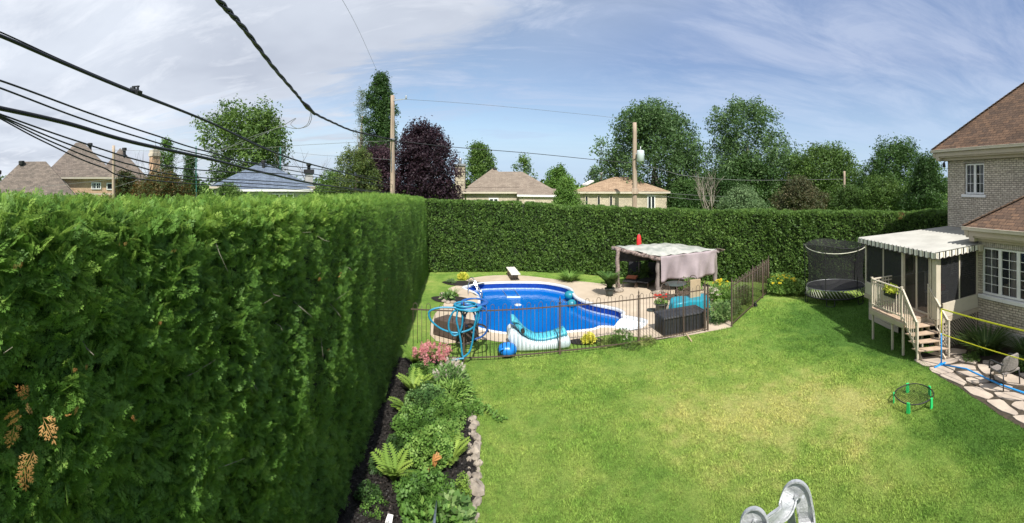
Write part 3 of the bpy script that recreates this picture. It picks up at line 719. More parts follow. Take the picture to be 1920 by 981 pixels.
def casement(parent, x, y0, y1, z0, z1, cols=2, rows=5, fr=.055, name='window', bar=.016):
    """one casement in the plane x: frame, muntins, glass pane, curtain"""
    m_ = MB()
    m_.b2((x-.03, y0, z0), (x+.03, y0+fr, z1)); m_.b2((x-.03, y1-fr, z0), (x+.03, y1, z1)); m_.b2((x-.03, y0+fr, z0), (x+.03, y1-fr, z0+fr)); m_.b2((x-.03, y0+fr, z1-fr), (x+.03, y1-fr, z1))
    f = m_.build(name, M['white'], parent, bevel=.006, rel=False)
    m_ = MB(); a, b, c, d = y0+fr, y1-fr, z0+fr, z1-fr
    for i in range(1, cols): yy = a+(b-a)*i/cols; m_.b2((x-.012, yy-bar/2, c), (x+.004, yy+bar/2, d))
    for j in range(1, rows): zz_ = c+(d-c)*j/rows; m_.b2((x-.010, a, zz_-bar/2), (x+.002, b, zz_+bar/2))
    m_.build('glazing_bar', M['white'], f, rel=False)
    m_ = MB(); m_.add([(x+.012, a, c), (x+.012, b, c), (x+.012, b, d), (x+.012, a, d)], [(3, 2, 1, 0)]); m_.build('pane', M['glass'], f, rel=False)
    return f
def curtain(parent, x, ys, z0, z1):
    for a, b in ys:
        k = 26; rows = [[Vector((x+.025*sin(i*1.9)+.012*sin(i*.7), a+(b-a)*i/k, z)) for i in range(k+1)] for z in (z0, (z0+z1)/2, z1)]
        m_ = MB(); m_.grid(rows); m_.build('curtain', M['curtain'], parent, rel=False)
for i in range(2):
    a = UW[0]+.02+(UW[1]-UW[0]-.04)*i/2; casement(house, 4.37, a, a+(UW[1]-UW[0]-.04)/2, UW[2]+.03, UW[3]-.02, 2, 3, .06)
curtain(house, 4.52, [(UW[0]+.05, UW[0]+.42), (UW[1]-.45, UW[1]-.05)], UW[2], UW[3])
for i in range(4):
    a = BW[0]+.02+(BW[1]-BW[0]-.04)*i/4; casement(house, 1.86, a, a+(BW[1]-BW[0]-.04)/4, BW[2]+.03, BW[3]-.02, 2, 5, .06)
curtain(house, 2.02, [(BW[1]-.42, BW[1]-.04), (BW[1]-1.28, BW[1]-1.0), (BW[0]+.05, BW[0]+.5)], BW[2], BW[3])
mb = MB(); mb.b2((4.56, UW[0]-.1, UW[2]-.1), (4.62, UW[1]+.1, UW[3]+.1)); mb.build('dark_backing', M['dark'], house, rel=False); mb = MB(); mb.b2((2.3, BW[0]-.1, BW[2]-.1), (2.36, BW[1]+.1, BW[3]+.1)); mb.build('dark_backing', M['dark'], house, rel=False)  # dark slabs behind the panes, the unlit room put into their colour
for (x, y0, y1, z) in ((4.29, UW[0]-.12, UW[1]+.12, UW[2]), (1.79, BW[0]-.12, BW[1]+.10, BW[2])):
    mb = MB(); k = max(1, round((y1-y0)/.95))
    for i in range(k): mb.b2((x-.07, y0+(y1-y0)*i/k+.004, z-.10), (x+.12, y0+(y1-y0)*(i+1)/k-.004, z+.01))
    mb.build('window_sill', M['white'], house, bevel=.01, rel=False)
mb = MB(); mb.b2((1.765, -2.9, .05), (1.80, -1.75, .40)); f = mb.build('basement_window', M['dark'], house, bevel=.005, rel=False)
mb = MB()
for i in range(12): mb.b2((1.745, -2.88+i*.1, .05), (1.76, -2.87+i*.1, .40))
mb.build('grille', M['iron'], f, rel=False)
# roofs
def hip_roof(mb, x0, x1, y0, y1, z, pitch, th=.0):
    hw_ = min(x1-x0, y1-y0)/2; r = z+hw_*pitch
    if x1-x0 <= y1-y0: a, b = (x0+hw_, y0+hw_, r), (x0+hw_, y1-hw_, r)
    else: a, b = (x0+hw_, y0+hw_, r), (x1-hw_, y0+hw_, r)
    c = [(x0, y0, z), (x1, y0, z), (x1, y1, z), (x0, y1, z)]
    if x1-x0 <= y1-y0: fs = [(0, 1, 4), (1, 2, 5, 4), (2, 3, 5), (3, 0, 4, 5)]
    else: fs = [(0, 1, 5, 4), (1, 2, 5), (2, 3, 4, 5), (3, 0, 4)]
    mb.add([Vector(p) for p in c]+[Vector(a), Vector(b)], fs)
    mb.add([Vector(p)-Vector((0, 0, .02)) for p in c], [(3, 2, 1, 0)]); return r
mb = MB(); hip_roof(mb, 3.80, 13.5, -10, 4.42, 6.22, 1.04); mb.build('roof', M['shingle_own'], house, uv=True, rel=False)
ridge = MB()
for k in range(40):
    a = Vector((3.80, 4.42, 6.235)).lerp(Vector((8.65, -.43, 6.22+4.85*1.04+.015)), k/40); b = Vector((3.80, 4.42, 6.235)).lerp(Vector((8.65, -.43, 6.22+4.85*1.04+.015)), (k+1.15)/40)
    ridge.bar(a+Vector((0, 0, .02)), b, .22, .02)
ridge.build('hip_cap', M['shingle_own'], house, uv=True, rel=False)
def eave(parent, pts, z, h=.11, soff=None, name='gutter'):
    """gutter and stepped fascia along a polyline; soff = soffit depth towards the wall (local +x / -y)"""
    g_ = MB(); s2 = MB()
    for i in range(len(pts)-1):
        a, b = Vector((*pts[i], 0)), Vector((*pts[i+1], 0)); d = (b-a).normalized(); nr = Vector((d.y, -d.x, 0))
        g_.bar(a+Vector((0, 0, z-h/2))+nr*.03-d*.06, b+Vector((0, 0, z-h/2))+nr*.03+d*.06, .12, h); g_.bar(a+Vector((0, 0, z-.01))+nr*.09-d*.08, b+Vector((0, 0, z-.01))+nr*.09+d*.08, .03, .03)
        s2.bar(a+Vector((0, 0, z-h-.09))-nr*.08, b+Vector((0, 0, z-h-.09))-nr*.08+d*.02, .16, .17)
        s2.bar(a+Vector((0, 0, z-h-.20))-nr*.20, b+Vector((0, 0, z-h-.20))-nr*.20, .30, .06)
        s2.bar(a+Vector((0, 0, z-h-.28))-nr*.30, b+Vector((0, 0, z-h-.28))-nr*.30, .20, .12)
    g_.build(name, M['beige'], parent, bevel=.012, rel=False); s2.build('fascia', M['fascia'], parent, bevel=.01, rel=False)
eave(house, [(13.4, 4.36), (3.86, 4.36)][::1], 6.22); eave(house, [(3.86, 4.36), (3.86, -9.9)], 6.22)
# bay roof (lean-to with a hip at its far end)
x0, y1 = 1.45, .36; k = 4.285-x0; z0 = 3.47; pz = .66
mb = MB(); mb.add([(x0, -7, z0), (x0, y1, z0), (x0+k, y1-k, z0+k*pz), (x0+k, -7, z0+k*pz)], [(0, 1, 2, 3)][::1]); mb.add([(x0, y1, z0), (x0+k, y1, z0), (x0+k, y1-k, z0+k*pz)], [(0, 1, 2)])
mb.f = [f_[::-1] for f_ in mb.f]
mb.build('bay_roof', M['shingle_own'], house, uv=True, rel=False)
mb = MB()
for q in range(20):
    A_ = Vector((x0, y1, z0)); B_ = Vector((x0+k, y1-k, z0+k*pz)); mb.bar(A_.lerp(B_, q/20)+Vector((0, 0, .035)), A_.lerp(B_, (q+1.15)/20)+Vector((0, 0, .018)), .2, .02)
mb.build('hip_cap', M['shingle_own'], house, uv=True, rel=False)
eave(house, [(x0+k, y1-.05), (x0+.05, y1-.05), (x0+.05, -7)], z0)
mb = MB()
for s_ in (-.08, .08):
    mb.lathe([(.02, .10), (.05, .06), (.075, -.10), (.07, -.11)], (4.15+s_, 3.98+s_, 5.62), 12); mb.bar((4.2, 3.93, 5.78), (4.15+s_, 3.98+s_, 5.70), .025)
mb.build('flood_light', M['vent'], house, rel=False)

# ---- screened porch
porch = hempty('screened_porch', 'beige screened porch on a raised floor under a white striped awning roof', 'porch')
FZ = 1.0; RZ = 2.84
mb = MB(); mb.b2((.0, .0, FZ-.10), (4.25, 3.66, FZ-.02)); mb.build('porch_floor', M['deck_wood'], porch, rel=False)
for a, b in (((-.02, 1.50, FZ-.06), (.05, 3.605, 1.36)), ((.25, -.02, FZ-.06), (1.77, .05, 1.36)), ((.0, 3.61, FZ-.06), (4.2, 3.66, 1.36))):
    mb = MB(); mb.b2(a, b); mb.build('knee_wall', M['beige'], porch, bevel=.006, rel=False)
mb = MB(); mb.b2((-.03, -.03, FZ-.2), (4.2, -.005, FZ-.07)) ; mb.b2((-.035, -.03, FZ-.2), (-.005, 3.7, FZ-.07)); mb.build('floor_trim', M['fascia'], porch, bevel=.004, rel=False)
def posts(lst, name='post', mt='beige', w=.07):
    for (x, y, z0_, z1_, ww) in lst:
        m_ = MB(); m_.b2((x-ww/2, y-ww/2, z0_), (x+ww/2, y+ww/2, z1_)); m_.build(name, M[mt], porch, bevel=.006, rel=False)
posts([(.065, .065, FZ-.05, 2.80, .18), (.02, 3.62, FZ-.05, 2.80, .08), (.02, 1.52, FZ-.05, 2.80, .10), (1.74, .02, FZ-.05, 2.80, .07), (.02, 2.58, 1.36, 2.76, .05), (.95, .02, 1.36, 2.76, .05), (.02, .24, FZ, 2.76, .06), (2.2, 3.62, 1.3, 2.76, .05), (4.15, 3.62, 1.0, 2.76, .08)])
mb = MB(); mb.b2((-.03, -.03, 2.70), (.06, 3.68, 2.80)); mb.b2((.07, -.03, 2.70), (1.77, .06, 2.80)); mb.b2((.07, 3.58, 2.70), (4.25, 3.68, 2.80)); mb.b2((0, 1.57, 1.33), (.04, 3.6, 1.37)); mb.build('head_rail', M['beige'], porch, bevel=.004, rel=False)
def screen(name, pts, mt='screen'):
    m_ = MB(); m_.add(pts, [(0, 1, 2, 3)]); return m_.build(name, M[mt], porch, rel=False)
for a, b in ((1.57, 2.555), (2.605, 3.58)): screen('screen_panel', [(.01, a, 1.37), (.01, b, 1.37), (.01, b, 2.70), (.01, a, 2.70)])
for a, b in ((.21, .925), (.975, 1.705)): screen('screen_panel', [(a, .01, 1.37), (b, .01, 1.37), (b, .01, 2.70), (a, .01, 2.70)])
for a, b in ((.06, 2.175), (2.225, 4.11)): screen('screen_panel', [(a, 3.63, 1.37), (b, 3.63, 1.37), (b, 3.63, 2.70), (a, 3.63, 2.70)])
# sliding door: see-through leaf and dark leaf
mb = MB(); 
for a, b in ((.28, .86), (.86, 1.46)):
    mb.b2((-.015, a, FZ), (.02, a+.035, 2.70)); mb.b2((-.015, b-.035, FZ), (.02, b, 2.70)); mb.b2((-.015, a+.035, FZ), (.02, b-.035, FZ+.06)); mb.b2((-.015, a+.035, 2.66), (.02, b-.035, 2.70))
door = mb.build('sliding_door', M['beige'], porch, bevel=.004, rel=False)
m_ = MB(); m_.add([(.0, .31, FZ+.05), (.0, .83, FZ+.05), (.0, .83, 2.67), (.0, .31, 2.67)], [(0, 1, 2, 3)]); m_.build('screen_panel', M['screen'], door, rel=False)
m_ = MB(); m_.add([(.0, .90, FZ+.05), (.0, 1.42, FZ+.05), (.0, 1.42, 2.67), (.0, .90, 2.67)], [(0, 1, 2, 3)]); m_.build('pane', glassmat('clear_door_glass', (.03, .035, .03), .35, .04), door, rel=False)
# skirting under the floor, lattice on the near side
mb = MB()
for i in range(5): mb.b2((.10, 1.9, .02+i*.16), (.13, 3.6, .17+i*.16))
mb.build('skirt', M['beige'], porch, bevel=.004, rel=False)
mb = MB(); ang = radians(45); x0_, x1_, z0_, z1_ = .15, 1.72, .02, .80; st_ = .105
for sgn in (-1, 1):
    c_ = -(z1_-z0_) if sgn > 0 else 0; x = x0_-(z1_-z0_)
    while x < x1_+(z1_-z0_):
        # line from (x,z0) going sgn*45deg, clipped to the panel
        pts = []
        for tt in (0, z1_-z0_):
            pts.append((x+(tt if sgn > 0 else (z1_-z0_)-tt), z0_+tt))
        (xa, za), (xb, zb) = pts
        def clip(xa, za, xb, zb):
            if xa > xb: xa, za, xb, zb = xb, zb, xa, za
            if xb < x0_ or xa > x1_: return None
            if xa < x0_: t_ = (x0_-xa)/(xb-xa); za += (zb-za)*t_; xa = x0_
            if xb > x1_: t_ = (x1_-xa)/(xb-xa); zb = za+(zb-za)*t_; xb = x1_
            return xa, za, xb, zb
        r = clip(xa, za, xb, zb)
        if r: mb.bar((r[0], .02+.004*sgn, r[1]), (r[2], .02+.004*sgn, r[3]), .006, .022, up=(0, 0, 1))
        x += st_
mb.b2((x0_-.04, .0, z0_), (x0_, .04, z1_)); mb.b2((x1_, .0, z0_), (x1_+.04, .04, z1_)); mb.b2((x0_, .0, z1_), (x1_, .04, z1_+.03))
mb.build('lattice', M['fascia'], porch, rel=False)
mb = MB(); mb.b2((.2, .5, .0), (4.2, .55, .85)); mb.build('crawl_space_shade', M['dark'], porch, rel=False)  # dark slab behind the lattice stands in for the shade under the floor
# awning roof: corrugated pans, striped scalloped valance
mb = MB(); ys = np.arange(-.17, 3.90, .10); rows = []
prof = []
for i, y in enumerate(np.arange(-.17, 3.86, .05)):
    prof.append((y, .045 if i % 4 in (0,) else (.012 if i % 4 == 2 else 0.0)))
for x, z in ((-.17, 2.86), (4.28, 2.98)): rows.append([Vector((x, y, z+h_)) for y, h_ in prof])
mb.grid(rows, smooth=False)
mb.build('awning_roof', mat('white_awning_metal', (.37, .365, .335), (.30, .295, .27), 1.6, .5, .2, 9), porch, solid=.012, rel=False)
m_ = bpy.data.materials.new('valance_stripes'); m_.use_nodes = True; t = NT(m_.node_tree); p_ = m_.node_tree.nodes['Principled BSDF']; p_.inputs['Roughness'].default_value = .6
u_ = t.n('ShaderNodeUVMap'); s3 = t.n('ShaderNodeSeparateXYZ'); t.l(u_.outputs[0], s3.inputs[0]); fr_ = t.math('FRACT', t.math('DIVIDE', s3.outputs[0], .245))
t.l(t.ramp(fr_, [(0, (.72, .70, .64)), (.34, (.40, .35, .27)), (.52, (.72, .70, .64)), (.66, (.025, .023, .023)), (.90, (.72, .70, .64))], 'CONSTANT'), p_.inputs['Base Color'])
mb = MB()
def valance(p, q, zt, zt2, n_sc):
    p, q = Vector(p), Vector(q); k = n_sc*6; top = []; bot = []
    for i in range(k+1):
        c = p.lerp(q, i/k); z = zt+(zt2-zt)*i/k; dz = -.15-.035*abs(sin(pi*(i % 6)/6)); top.append(Vector((c.x, c.y, z))); bot.append(Vector((c.x, c.y, z+dz)))
    mb.grid([bot, top], smooth=False)
    return top, bot
edg = MB()
for args in (((-.18, 3.86, 0), (-.18, -.18, 0), 2.88, 2.88, 16), ((-.18, -.18, 0), (1.76, -.18, 0), 2.88, 2.925, 8)):
    tp, bt = valance(*args); edg.tube(bt, .012, 5)
mb.build('valance', m_, porch, uv=True, solid=.01, rel=False); edg.build('valance_edging', mat('dark_edging', (.05, .03, .03), (.03, .02, .02), 5), porch, rel=False)
mb = MB(); mb.b2((1.60, -.24, 2.72), (1.78, -.16, 2.93)); mb.build('flood_light', M['beige'], porch, bevel=.01, rel=False)

# ---- deck and stair
deck = hempty('wooden_deck', 'small raised deck with beige railing and stair in front of the porch door', 'deck')
mb = MB()
for i in range(6): x = -.86+i*.142; mb.b2((x, .42, FZ-.06), (x+.136, 2.06, FZ-.02)) if i < 6 else None
mb.build('deck_board', M['deck_wood'], deck, bevel=.004, rel=False)
mb = MB(); mb.b2((-.88, .40, FZ-.20), (-.85, 2.08, FZ-.055)); mb.b2((-.85, .40, FZ-.20), (-.04, .43, FZ-.065)); mb.b2((-.85, 2.05, FZ-.20), (-.04, 2.08, FZ-.065)); mb.build('rim_board', M['fascia'], deck, bevel=.004, rel=False)
for (x, y) in ((-.80, 2.0), (-.80, 1.0), (-.80, .5), (-.1, .5)):
    mb = MB(); mb.b2((x-.028, y-.028, 0), (x+.028, y+.028, FZ-.07)); mb.build('leg', M['beige'], deck, bevel=.005, rel=False)
TL, TR, BL, BR = Vector((-.82, .52, FZ)), Vector((-.02, .30, FZ)), Vector((-.76, -.07, .17)), Vector((-.02, -.52, .17))
tw = Vector((-.10, .80, 0))
NS = 5
for i in range(1, NS+0):
    f_ = (i-.15)/(NS-.6); a = TL.lerp(BL, f_); b = TR.lerp(BR, f_); d = (BL-TL); d.z = 0; d2 = (BR-TR); d2.z = 0
    z = FZ-.17*i; pts = [a-d.normalized()*.14, b-d2.normalized()*.14, b+d2.normalized()*.14, a+d.normalized()*.14]
    mb = MB(); mb.prism([(p.x, p.y) for p in pts], z-.035, z); mb.build('stair_tread', M['deck_wood'], deck, bevel=.005, rel=False)
mb = MB()
for (T_, B_, ins) in ((TL, BL, .12), (TR, BR, -.12)):
    off = (TR-TL).normalized()*ins; off.z = 0
    for i in range(1, NS):
        f_ = (i-.15)/(NS-.6); p = T_.lerp(B_, f_)+off; q = T_.lerp(B_, max(0, f_-.24))+off; p.z = FZ-.17*i-.04; q.z = p.z
        mb.bar(p, q, .05, .10); r_ = Vector((p.x, p.y, 0)); mb.bar(Vector((p.x, p.y, p.z)), Vector((p.x, p.y, max(0.0, p.z-.17))), .05, .05)
    mb.bar(Vector((T_.x, T_.y, FZ-.2))+off, Vector((B_.x, B_.y, .03))+off, .04, .10)
mb.build('stringer', M['fascia'], deck, bevel=.004, rel=False)
def railing(a, b, za, zb, h=.86, nb=7, end=(True, True), drop=.09, zpost=0.10):
    a = Vector(a); b = Vector(b)
    A_ = Vector((a.x, a.y, za)); B_ = Vector((b.x, b.y, zb)); up = Vector((0, 0, 1))
    r = MB(); r.bar(A_+up*h, B_+up*h, .055, .035); r.build('hand_rail', M['beige'], deck, bevel=.006, rel=False)
    for hz in (h-.10, drop): r = MB(); r.bar(A_+up*hz, B_+up*hz, .03, .03); r.build('cross_rail', M['beige'], deck, rel=False)
    for i in range(1, nb+1):
        p = A_.lerp(B_, i/(nb+1)); m2 = MB(); m2.bar(p+up*drop, p+up*(h-.02), .022); m2.build('baluster', M['beige'], deck, rel=False)
    for e, p in zip(end, (A_, B_)):
        if e: m2 = MB(); m2.bar(p-up*zpost, p+up*(h+.04), .055); m2.bar(p+up*(h+.04), p+up*(h+.06), .07); m2.build('railing_post', M['beige'], deck, bevel=.005, rel=False)
railing((-.82, 2.02), (-.82, .54), FZ, FZ, nb=11, end=(True, True)); railing((-.82, 2.02), (-.06, 2.02), FZ, FZ, nb=5, end=(False, False))
railing((TL.x, TL.y-.03), (BL.x, BL.y), FZ, .17, nb=6, end=(False, True)); railing((TR.x, TR.y), (BR.x, BR.y), FZ, .17, nb=6, end=(True, True))

# ------------------------------------------------------------------ neighbouring houses beyond the hedges
def block_house(name, label, c, rot, parts):
    h = empty(name, label, 'house', c, rot); return h
def simple_window(parent, x0, x1, y, z0, z1, cols=1, fr=.07, mt='white', mul=0):
    m_ = MB(); m_.b2((x0, y-.05, z0), (x0+fr, y, z1)); m_.b2((x1-fr, y-.05, z0), (x1, y, z1)); m_.b2((x0+fr, y-.05, z0), (x1-fr, y, z0+fr)); m_.b2((x0+fr, y-.05, z1-fr), (x1-fr, y, z1))
    for i in range(1, cols): xx = x0+(x1-x0)*i/cols; m_.b2((xx-fr/2, y-.05, z0+fr), (xx+fr/2, y, z1-fr))
    if mul:
        for i in range(cols*2):
            if i % 2: xx = x0+(x1-x0)*i/(cols*2); m_.b2((xx-.015, y-.03, z0+fr), (xx+.015, y-.01, z1-fr))
        m_.b2((x0+fr, y-.03, (z0+z1)/2-.015), (x1-fr, y-.01, (z0+z1)/2+.015))
    f = m_.build('window', M[mt], parent, rel=False); g_ = MB(); g_.b2((x0+fr, y-.012, z0+fr), (x1-fr, y-.004, z1-fr)); g_.build('pane', mat('dark_far_pane', (.035, .04, .05), (.02, .025, .03), 2, .08), f, rel=False); return f
def walls(parent, x0, x1, y0, y1, z1, mt, name='wall', z0=0):
    m_ = MB(); m_.b2((x0, y0, z0), (x1, y1, z1)); return m_.build(name, M[mt], parent, uv=True, rel=False)
def roof(parent, x0, x1, y0, y1, z, pitch, mt, ov=.35, name='roof', trim='beige'):
    m_ = MB(); r = hip_roof(m_, x0-ov, x1+ov, y0-ov, y1+ov, z, pitch); o_ = m_.build(name, M[mt], parent, uv=True, rel=False)
    m_ = MB(); a, b, c, d = x0-ov, x1+ov, y0-ov, y1+ov
    for p, q in (((a, c), (b, c)), ((b, c), (b, d)), ((b, d), (a, d)), ((a, d), (a, c))): m_.bar((p[0], p[1], z-.10), (q[0], q[1], z-.10), .09, .17)
    m_.build('fascia', M[trim], o_, rel=False); return r, o_
def vent(parent, x, y, z, s=1.0):
    m_ = MB(); m_.lathe([(.22*s, -.6), (.22*s, .25*s), (.34*s, .27*s), (.36*s, .62*s), (.30*s, .70*s)], (x, y, z), 10, smooth=False); m_.build('roof_vent', M['vent'], parent, rel=False)
# A: taupe-roofed house, far left.  local x runs to the right as seen from the camera, y away
c = atd(150, 38); rA = -((150-CX)/F)
hA = empty('brick_house', 'orange brick house with steep taupe hip roofs and black roof vents at far left', 'house', c, rA)
walls(hA, -2.0, 3.15, 0, 8.5, 5.35, 'brick_orange'); roof(hA, -3.2, 3.15, 0, 5.6, 5.45, 1.10, 'shingle_taupe')
walls(hA, 3.3, 8.0, 1.6, 9, 4.7, 'brick_orange', 'side_wall'); roof(hA, 1.6, 6.6, 1.2, 7, 4.9, 1.25, 'shingle_taupe', name='side_roof')
walls(hA, -7.6, -.8, -3.0, 1.4, 3.2, 'brick_orange', 'wing_wall'); roof(hA, -7.9, -.55, -3.3, 1.8, 3.6, 1.12, 'shingle_taupe', name='wing_roof')
roof(hA, -12.5, -6.5, -1.2, 6, 3.0, .8, 'shingle_taupe', name='wing_roof')
simple_window(hA, 1.05, 1.95, -.02, 4.30, 4.95, 2, .09, mul=1); simple_window(hA, 2.45, 3.05, -.02, 4.25, 4.9, 1, .09)
vent(hA, 1.0, 2.9, 8.35, .75); vent(hA, 4.45, 3.0, 7.95, .7); vent(hA, -5.3, -1.0, 6.35, .8); vent(hA, -7.9, 1.2, 5.5, .9)
mb = MB(); mb.b2((-1.9, -.18, 5.38), (3.4, -.06, 5.50)); mb.bar((-1.55, -.15, 5.1), (-.55, -.15, 3.9), .1, .14); mb.bar((-.55, -.15, 3.9), (3.1, -.15, 3.85), .1, .14); mb.build('trim', M['beige'], hA, rel=False)
# chimney of the house behind
c = atd(290, 44); hC = empty('brick_chimney', 'orange brick chimney with pale cap rising behind the rusty shrubs', 'chimney', c, -((290-CX)/F)+.5)
mb = MB(); mb.b2((-.42, -.42, 0), (.42, .42, 7.75)); mb.build('stack', M['brick_orange'], hC, uv=True, rel=False)
mb = MB(); mb.b2((-.5, -.5, 7.75), (.5, .5, 8.1)); mb.b2((-.42, -.42, 8.1), (.42, .42, 8.45)); mb.build('cap', M['beige'], hC, bevel=.02, rel=False)
mb = MB(); mb.lathe([(.12, 8.45), (.12, 8.75), (.18, 8.8), (.18, 8.95)], (0, 0, 0), 8); mb.bar((.1, 0, 8.9), (.1, 0, 9.6), .03); mb.build('flue', M['steel'], hC, rel=False)
# B: blue-grey roof
c = atd(492, 33); hB = empty('sided_house', 'low grey-sided house with blue-grey shingle pyramid roof behind the near hedge', 'house', c, -((492-CX)/F))
walls(hB, -3.9, 3.9, 0, 8, 4.35, 'siding'); roof(hB, -3.9, 3.9, 0, 7.4, 4.62, .52, 'shingle_blue', ov=.3)
walls(hB, -1.9, 3.6, -.9, .0, 4.2, 'siding', 'front_wall'); roof(hB, -1.9, 3.6, -.9, 4.2, 4.40, .50, 'shingle_blue', ov=.3, name='front_roof', trim='white')
simple_window(hB, .75, 2.45, -.95, 3.2, 4.05, 3, .09); simple_window(hB, -3.5, -2.1, -.02, 3.0, 4.2, 3, .08)
vent(hB, .1, 2.8, 6.45, .6)
mb = MB(); mb.b2((3.55, .6, 3.8), (4.15, 1.2, 5.65)); ch = mb.build('chimney', mat('grey_stucco', (.42, .42, .40), (.34, .34, .33), 3, .9, .4, 20), hB, rel=False)
mb = MB(); mb.b2((3.45, .5, 5.65), (4.25, 1.3, 6.0)); mb.lathe([(.14, 6.0), (.14, 6.3), (.22, 6.32), (.20, 6.5), (.05, 6.55)], (3.85, .9, 0), 10); mb.build('cap', M['vent'], ch, rel=False)
# C: grey-brown roof with stone chimney
c = atd(955, 38); hD = empty('brick_house', 'beige brick house with grey-brown hip roof and pale stone chimney beyond the hedge', 'house', c, -((955-CX)/F))
walls(hD, -4.0, 4.0, 0, 8, 4.0, 'brick_beige'); roof(hD, -4.1, 4.1, 0, 5.6, 4.1, .62, 'shingle_brown', ov=.3)
mb = MB(); hip_roof(mb, -4.0, .9, .3, 6.0, 4.5, .78); mb.build('upper_roof', M['shingle_brown'], hD, uv=True, rel=False)
walls(hD, .9, 4.0, -.8, -.01, 3.7, 'brick_beige', 'front_wall'); mb = MB(); mb.bar((.7, -.95, 3.75), (4.3, -.95, 3.70), .12, .18); mb.build('gutter', M['white'], hD, rel=False)
mb = MB(); mb.add([(.7, -1.0, 3.85), (4.35, -1.0, 3.80), (4.35, .2, 4.35), (.7, .2, 4.40)], [(0, 1, 2, 3)]); mb.build('front_roof', M['shingle_brown'], hD, uv=True, rel=False)
simple_window(hD, 1.35, 2.35, -.82, 2.2, 3.35, 2, .12, mt='beige'); simple_window(hD, -1.9, -1.0, -.02, 2.6, 3.5, 2, .1)
vent(hD, -1.45, 2.6, 6.0, .55)
mb = MB(); mb.b2((-5.1, .0, 0), (-4.15, .9, 6.5)); ch = mb.build('chimney', M['stone_own'], hD, uv=True, rel=False)
mb = MB(); mb.b2((-5.2, -.1, 6.5), (-4.05, 1.0, 6.68)); mb.lathe([(.13, 6.68), (.13, 7.0), (.2, 7.05), (.18, 7.2)], (-4.62, .45, 0), 8); mb.build('cap', M['steel'], ch, rel=False)
# D: faded orange roof
c = atd(1163, 37); hE = empty('bungalow', 'pale beige bungalow with faded orange shingle roof and narrow windows', 'house', c, -((1163-CX)/F))
walls(hE, -4.15, 4.2, 0, 7, 4.0, 'brick_beige'); roof(hE, -4.15, 4.2, 0, 7.0, 4.12, .36, 'shingle_rust', ov=.28, trim='beige')
for x in (-3.05, -1.95, -.85): simple_window(hE, x-.13, x+.17, -.02, 2.6, 3.75, 1, .06, mt='beige')
simple_window(hE, 2.45, 3.15, -.02, 2.55, 3.75, 2, .08)
mb = MB(); mb.bar((-3.3, .9, 4.72), (-2.7, 1.9, 5.08), .5, .12); mb.build('skylight', M['white'], hE, rel=False)
mb = MB(); mb.lathe([(.1, 5.1), (.1, 5.75), (.2, 5.8), (.2, 5.95)], (-1.9, 4.4, 0), 8); mb.build('roof_vent', M['steel'], hE, rel=False); mb = MB(); mb.b2((1.0, 3.9, 5.2), (1.5, 4.3, 5.6)); mb.build('roof_vent', M['steel'], hE, rel=False)

# ------------------------------------------------------------------ utility poles and cables
def pole(name, label, px, D, ytop, r=.16, mt='pole_wood', group=None, lean=0.0, cat='utility pole'):
    b = atd(px, D); top = aty(px, ytop, D).z; o_ = empty(name, label, cat, b, 0, group)
    m_ = MB(); k = 12; m_.tube([b+Vector((lean*i/k+.012*sin(i*1.3), 0, top*i/k)) for i in range(k+1)], [r*(1.15-.35*i/k) for i in range(k+1)], 12); m_.build('shaft', M[mt], o_); return o_, b, top
p1, b1, t1 = pole('utility_pole', 'weathered wooden utility pole in front of the purple maple', 736, 27, 179, .165)
mb = MB(); mb.bar(b1+Vector((.1, -.1, t1-.35)), b1+Vector((1.0, -.1, t1-.30)), .05); mb.lathe([(.05, 0), (.07, .06), (.04, .1), (.07, .16), (.04, .2)], b1+Vector((.95, -.1, t1-.28)), 8); mb.build('bracket', M['steel'], p1)
mb = MB(); mb.lathe([(.19, 0), (.19, .18)], b1+Vector((0, 0, aty(736, 262, 27).z-.1)), 10); mb.build('cable_clamp', M['cable_grey'], p1); mb = MB(); mb.bar(b1+Vector((-.02, -.18, 5.6)), b1+Vector((-.02, -.18, 6.9)), .05); mb.build('conduit', M['cable_grey'], p1)
p2, b2_, t2 = pole('utility_pole', 'tan wooden utility pole carrying a pale transformer can', 1190, 33, 230, .20)
q = aty(1201, 303, 32.6); mb = MB(); mb.lathe([(.24, 0), (.30, .04), (.30, .80), (.27, .88), (.1, .92)], q, 14); tr_ = mb.build('transformer', mat('pale_grey_paint', (.55, .62, .62), (.5, .56, .57), 5, .4), p2)
mb = MB(); mb.lathe([(.04, .92), (.06, 1.0), (.03, 1.05), (.05, 1.2)], q, 8); mb.build('bushing', M['steel'], tr_); mb = MB(); mb.bar(q+Vector((-.45, 0, .6)), q+Vector((-.2, 0, .6)), .06); mb.build('mounting_arm', M['steel'], tr_)
mb = MB(); mb.b2(b2_+Vector((-.3, -.3, 4.0)), b2_+Vector((.22, -.21, 4.45))); mb.build('junction_box', M['pole_wood'], p2, bevel=.02)
pole('utility_pole', 'thin pale utility pole among the trees left of the house', 1583, 36, 321, .12)
pole('utility_pole', 'grey utility pole standing in front of the taupe roofs', 213, 30, 273, .13)
for px, top, lab in ((368, 274, 'slim green steel post rising left of the blue-grey roof'), (526, 276, 'slim green steel post rising right of the blue-grey roof')):
    o_, b_, tz = pole('steel_post', lab, px, 36, top, .05, 'green_steel', cat='post')
    mb = MB()
    for k in range(9): mb.bar(b_+Vector((-.12, 0, tz-.3-k*.22)), b_+Vector((.12, 0, tz-.18-k*.22)), .015)
    mb.bar(b_+Vector((-.12, 0, tz-2.3)), b_+Vector((-.12, 0, tz)), .02); mb.build('ladder_rungs', M['green_steel'], o_)
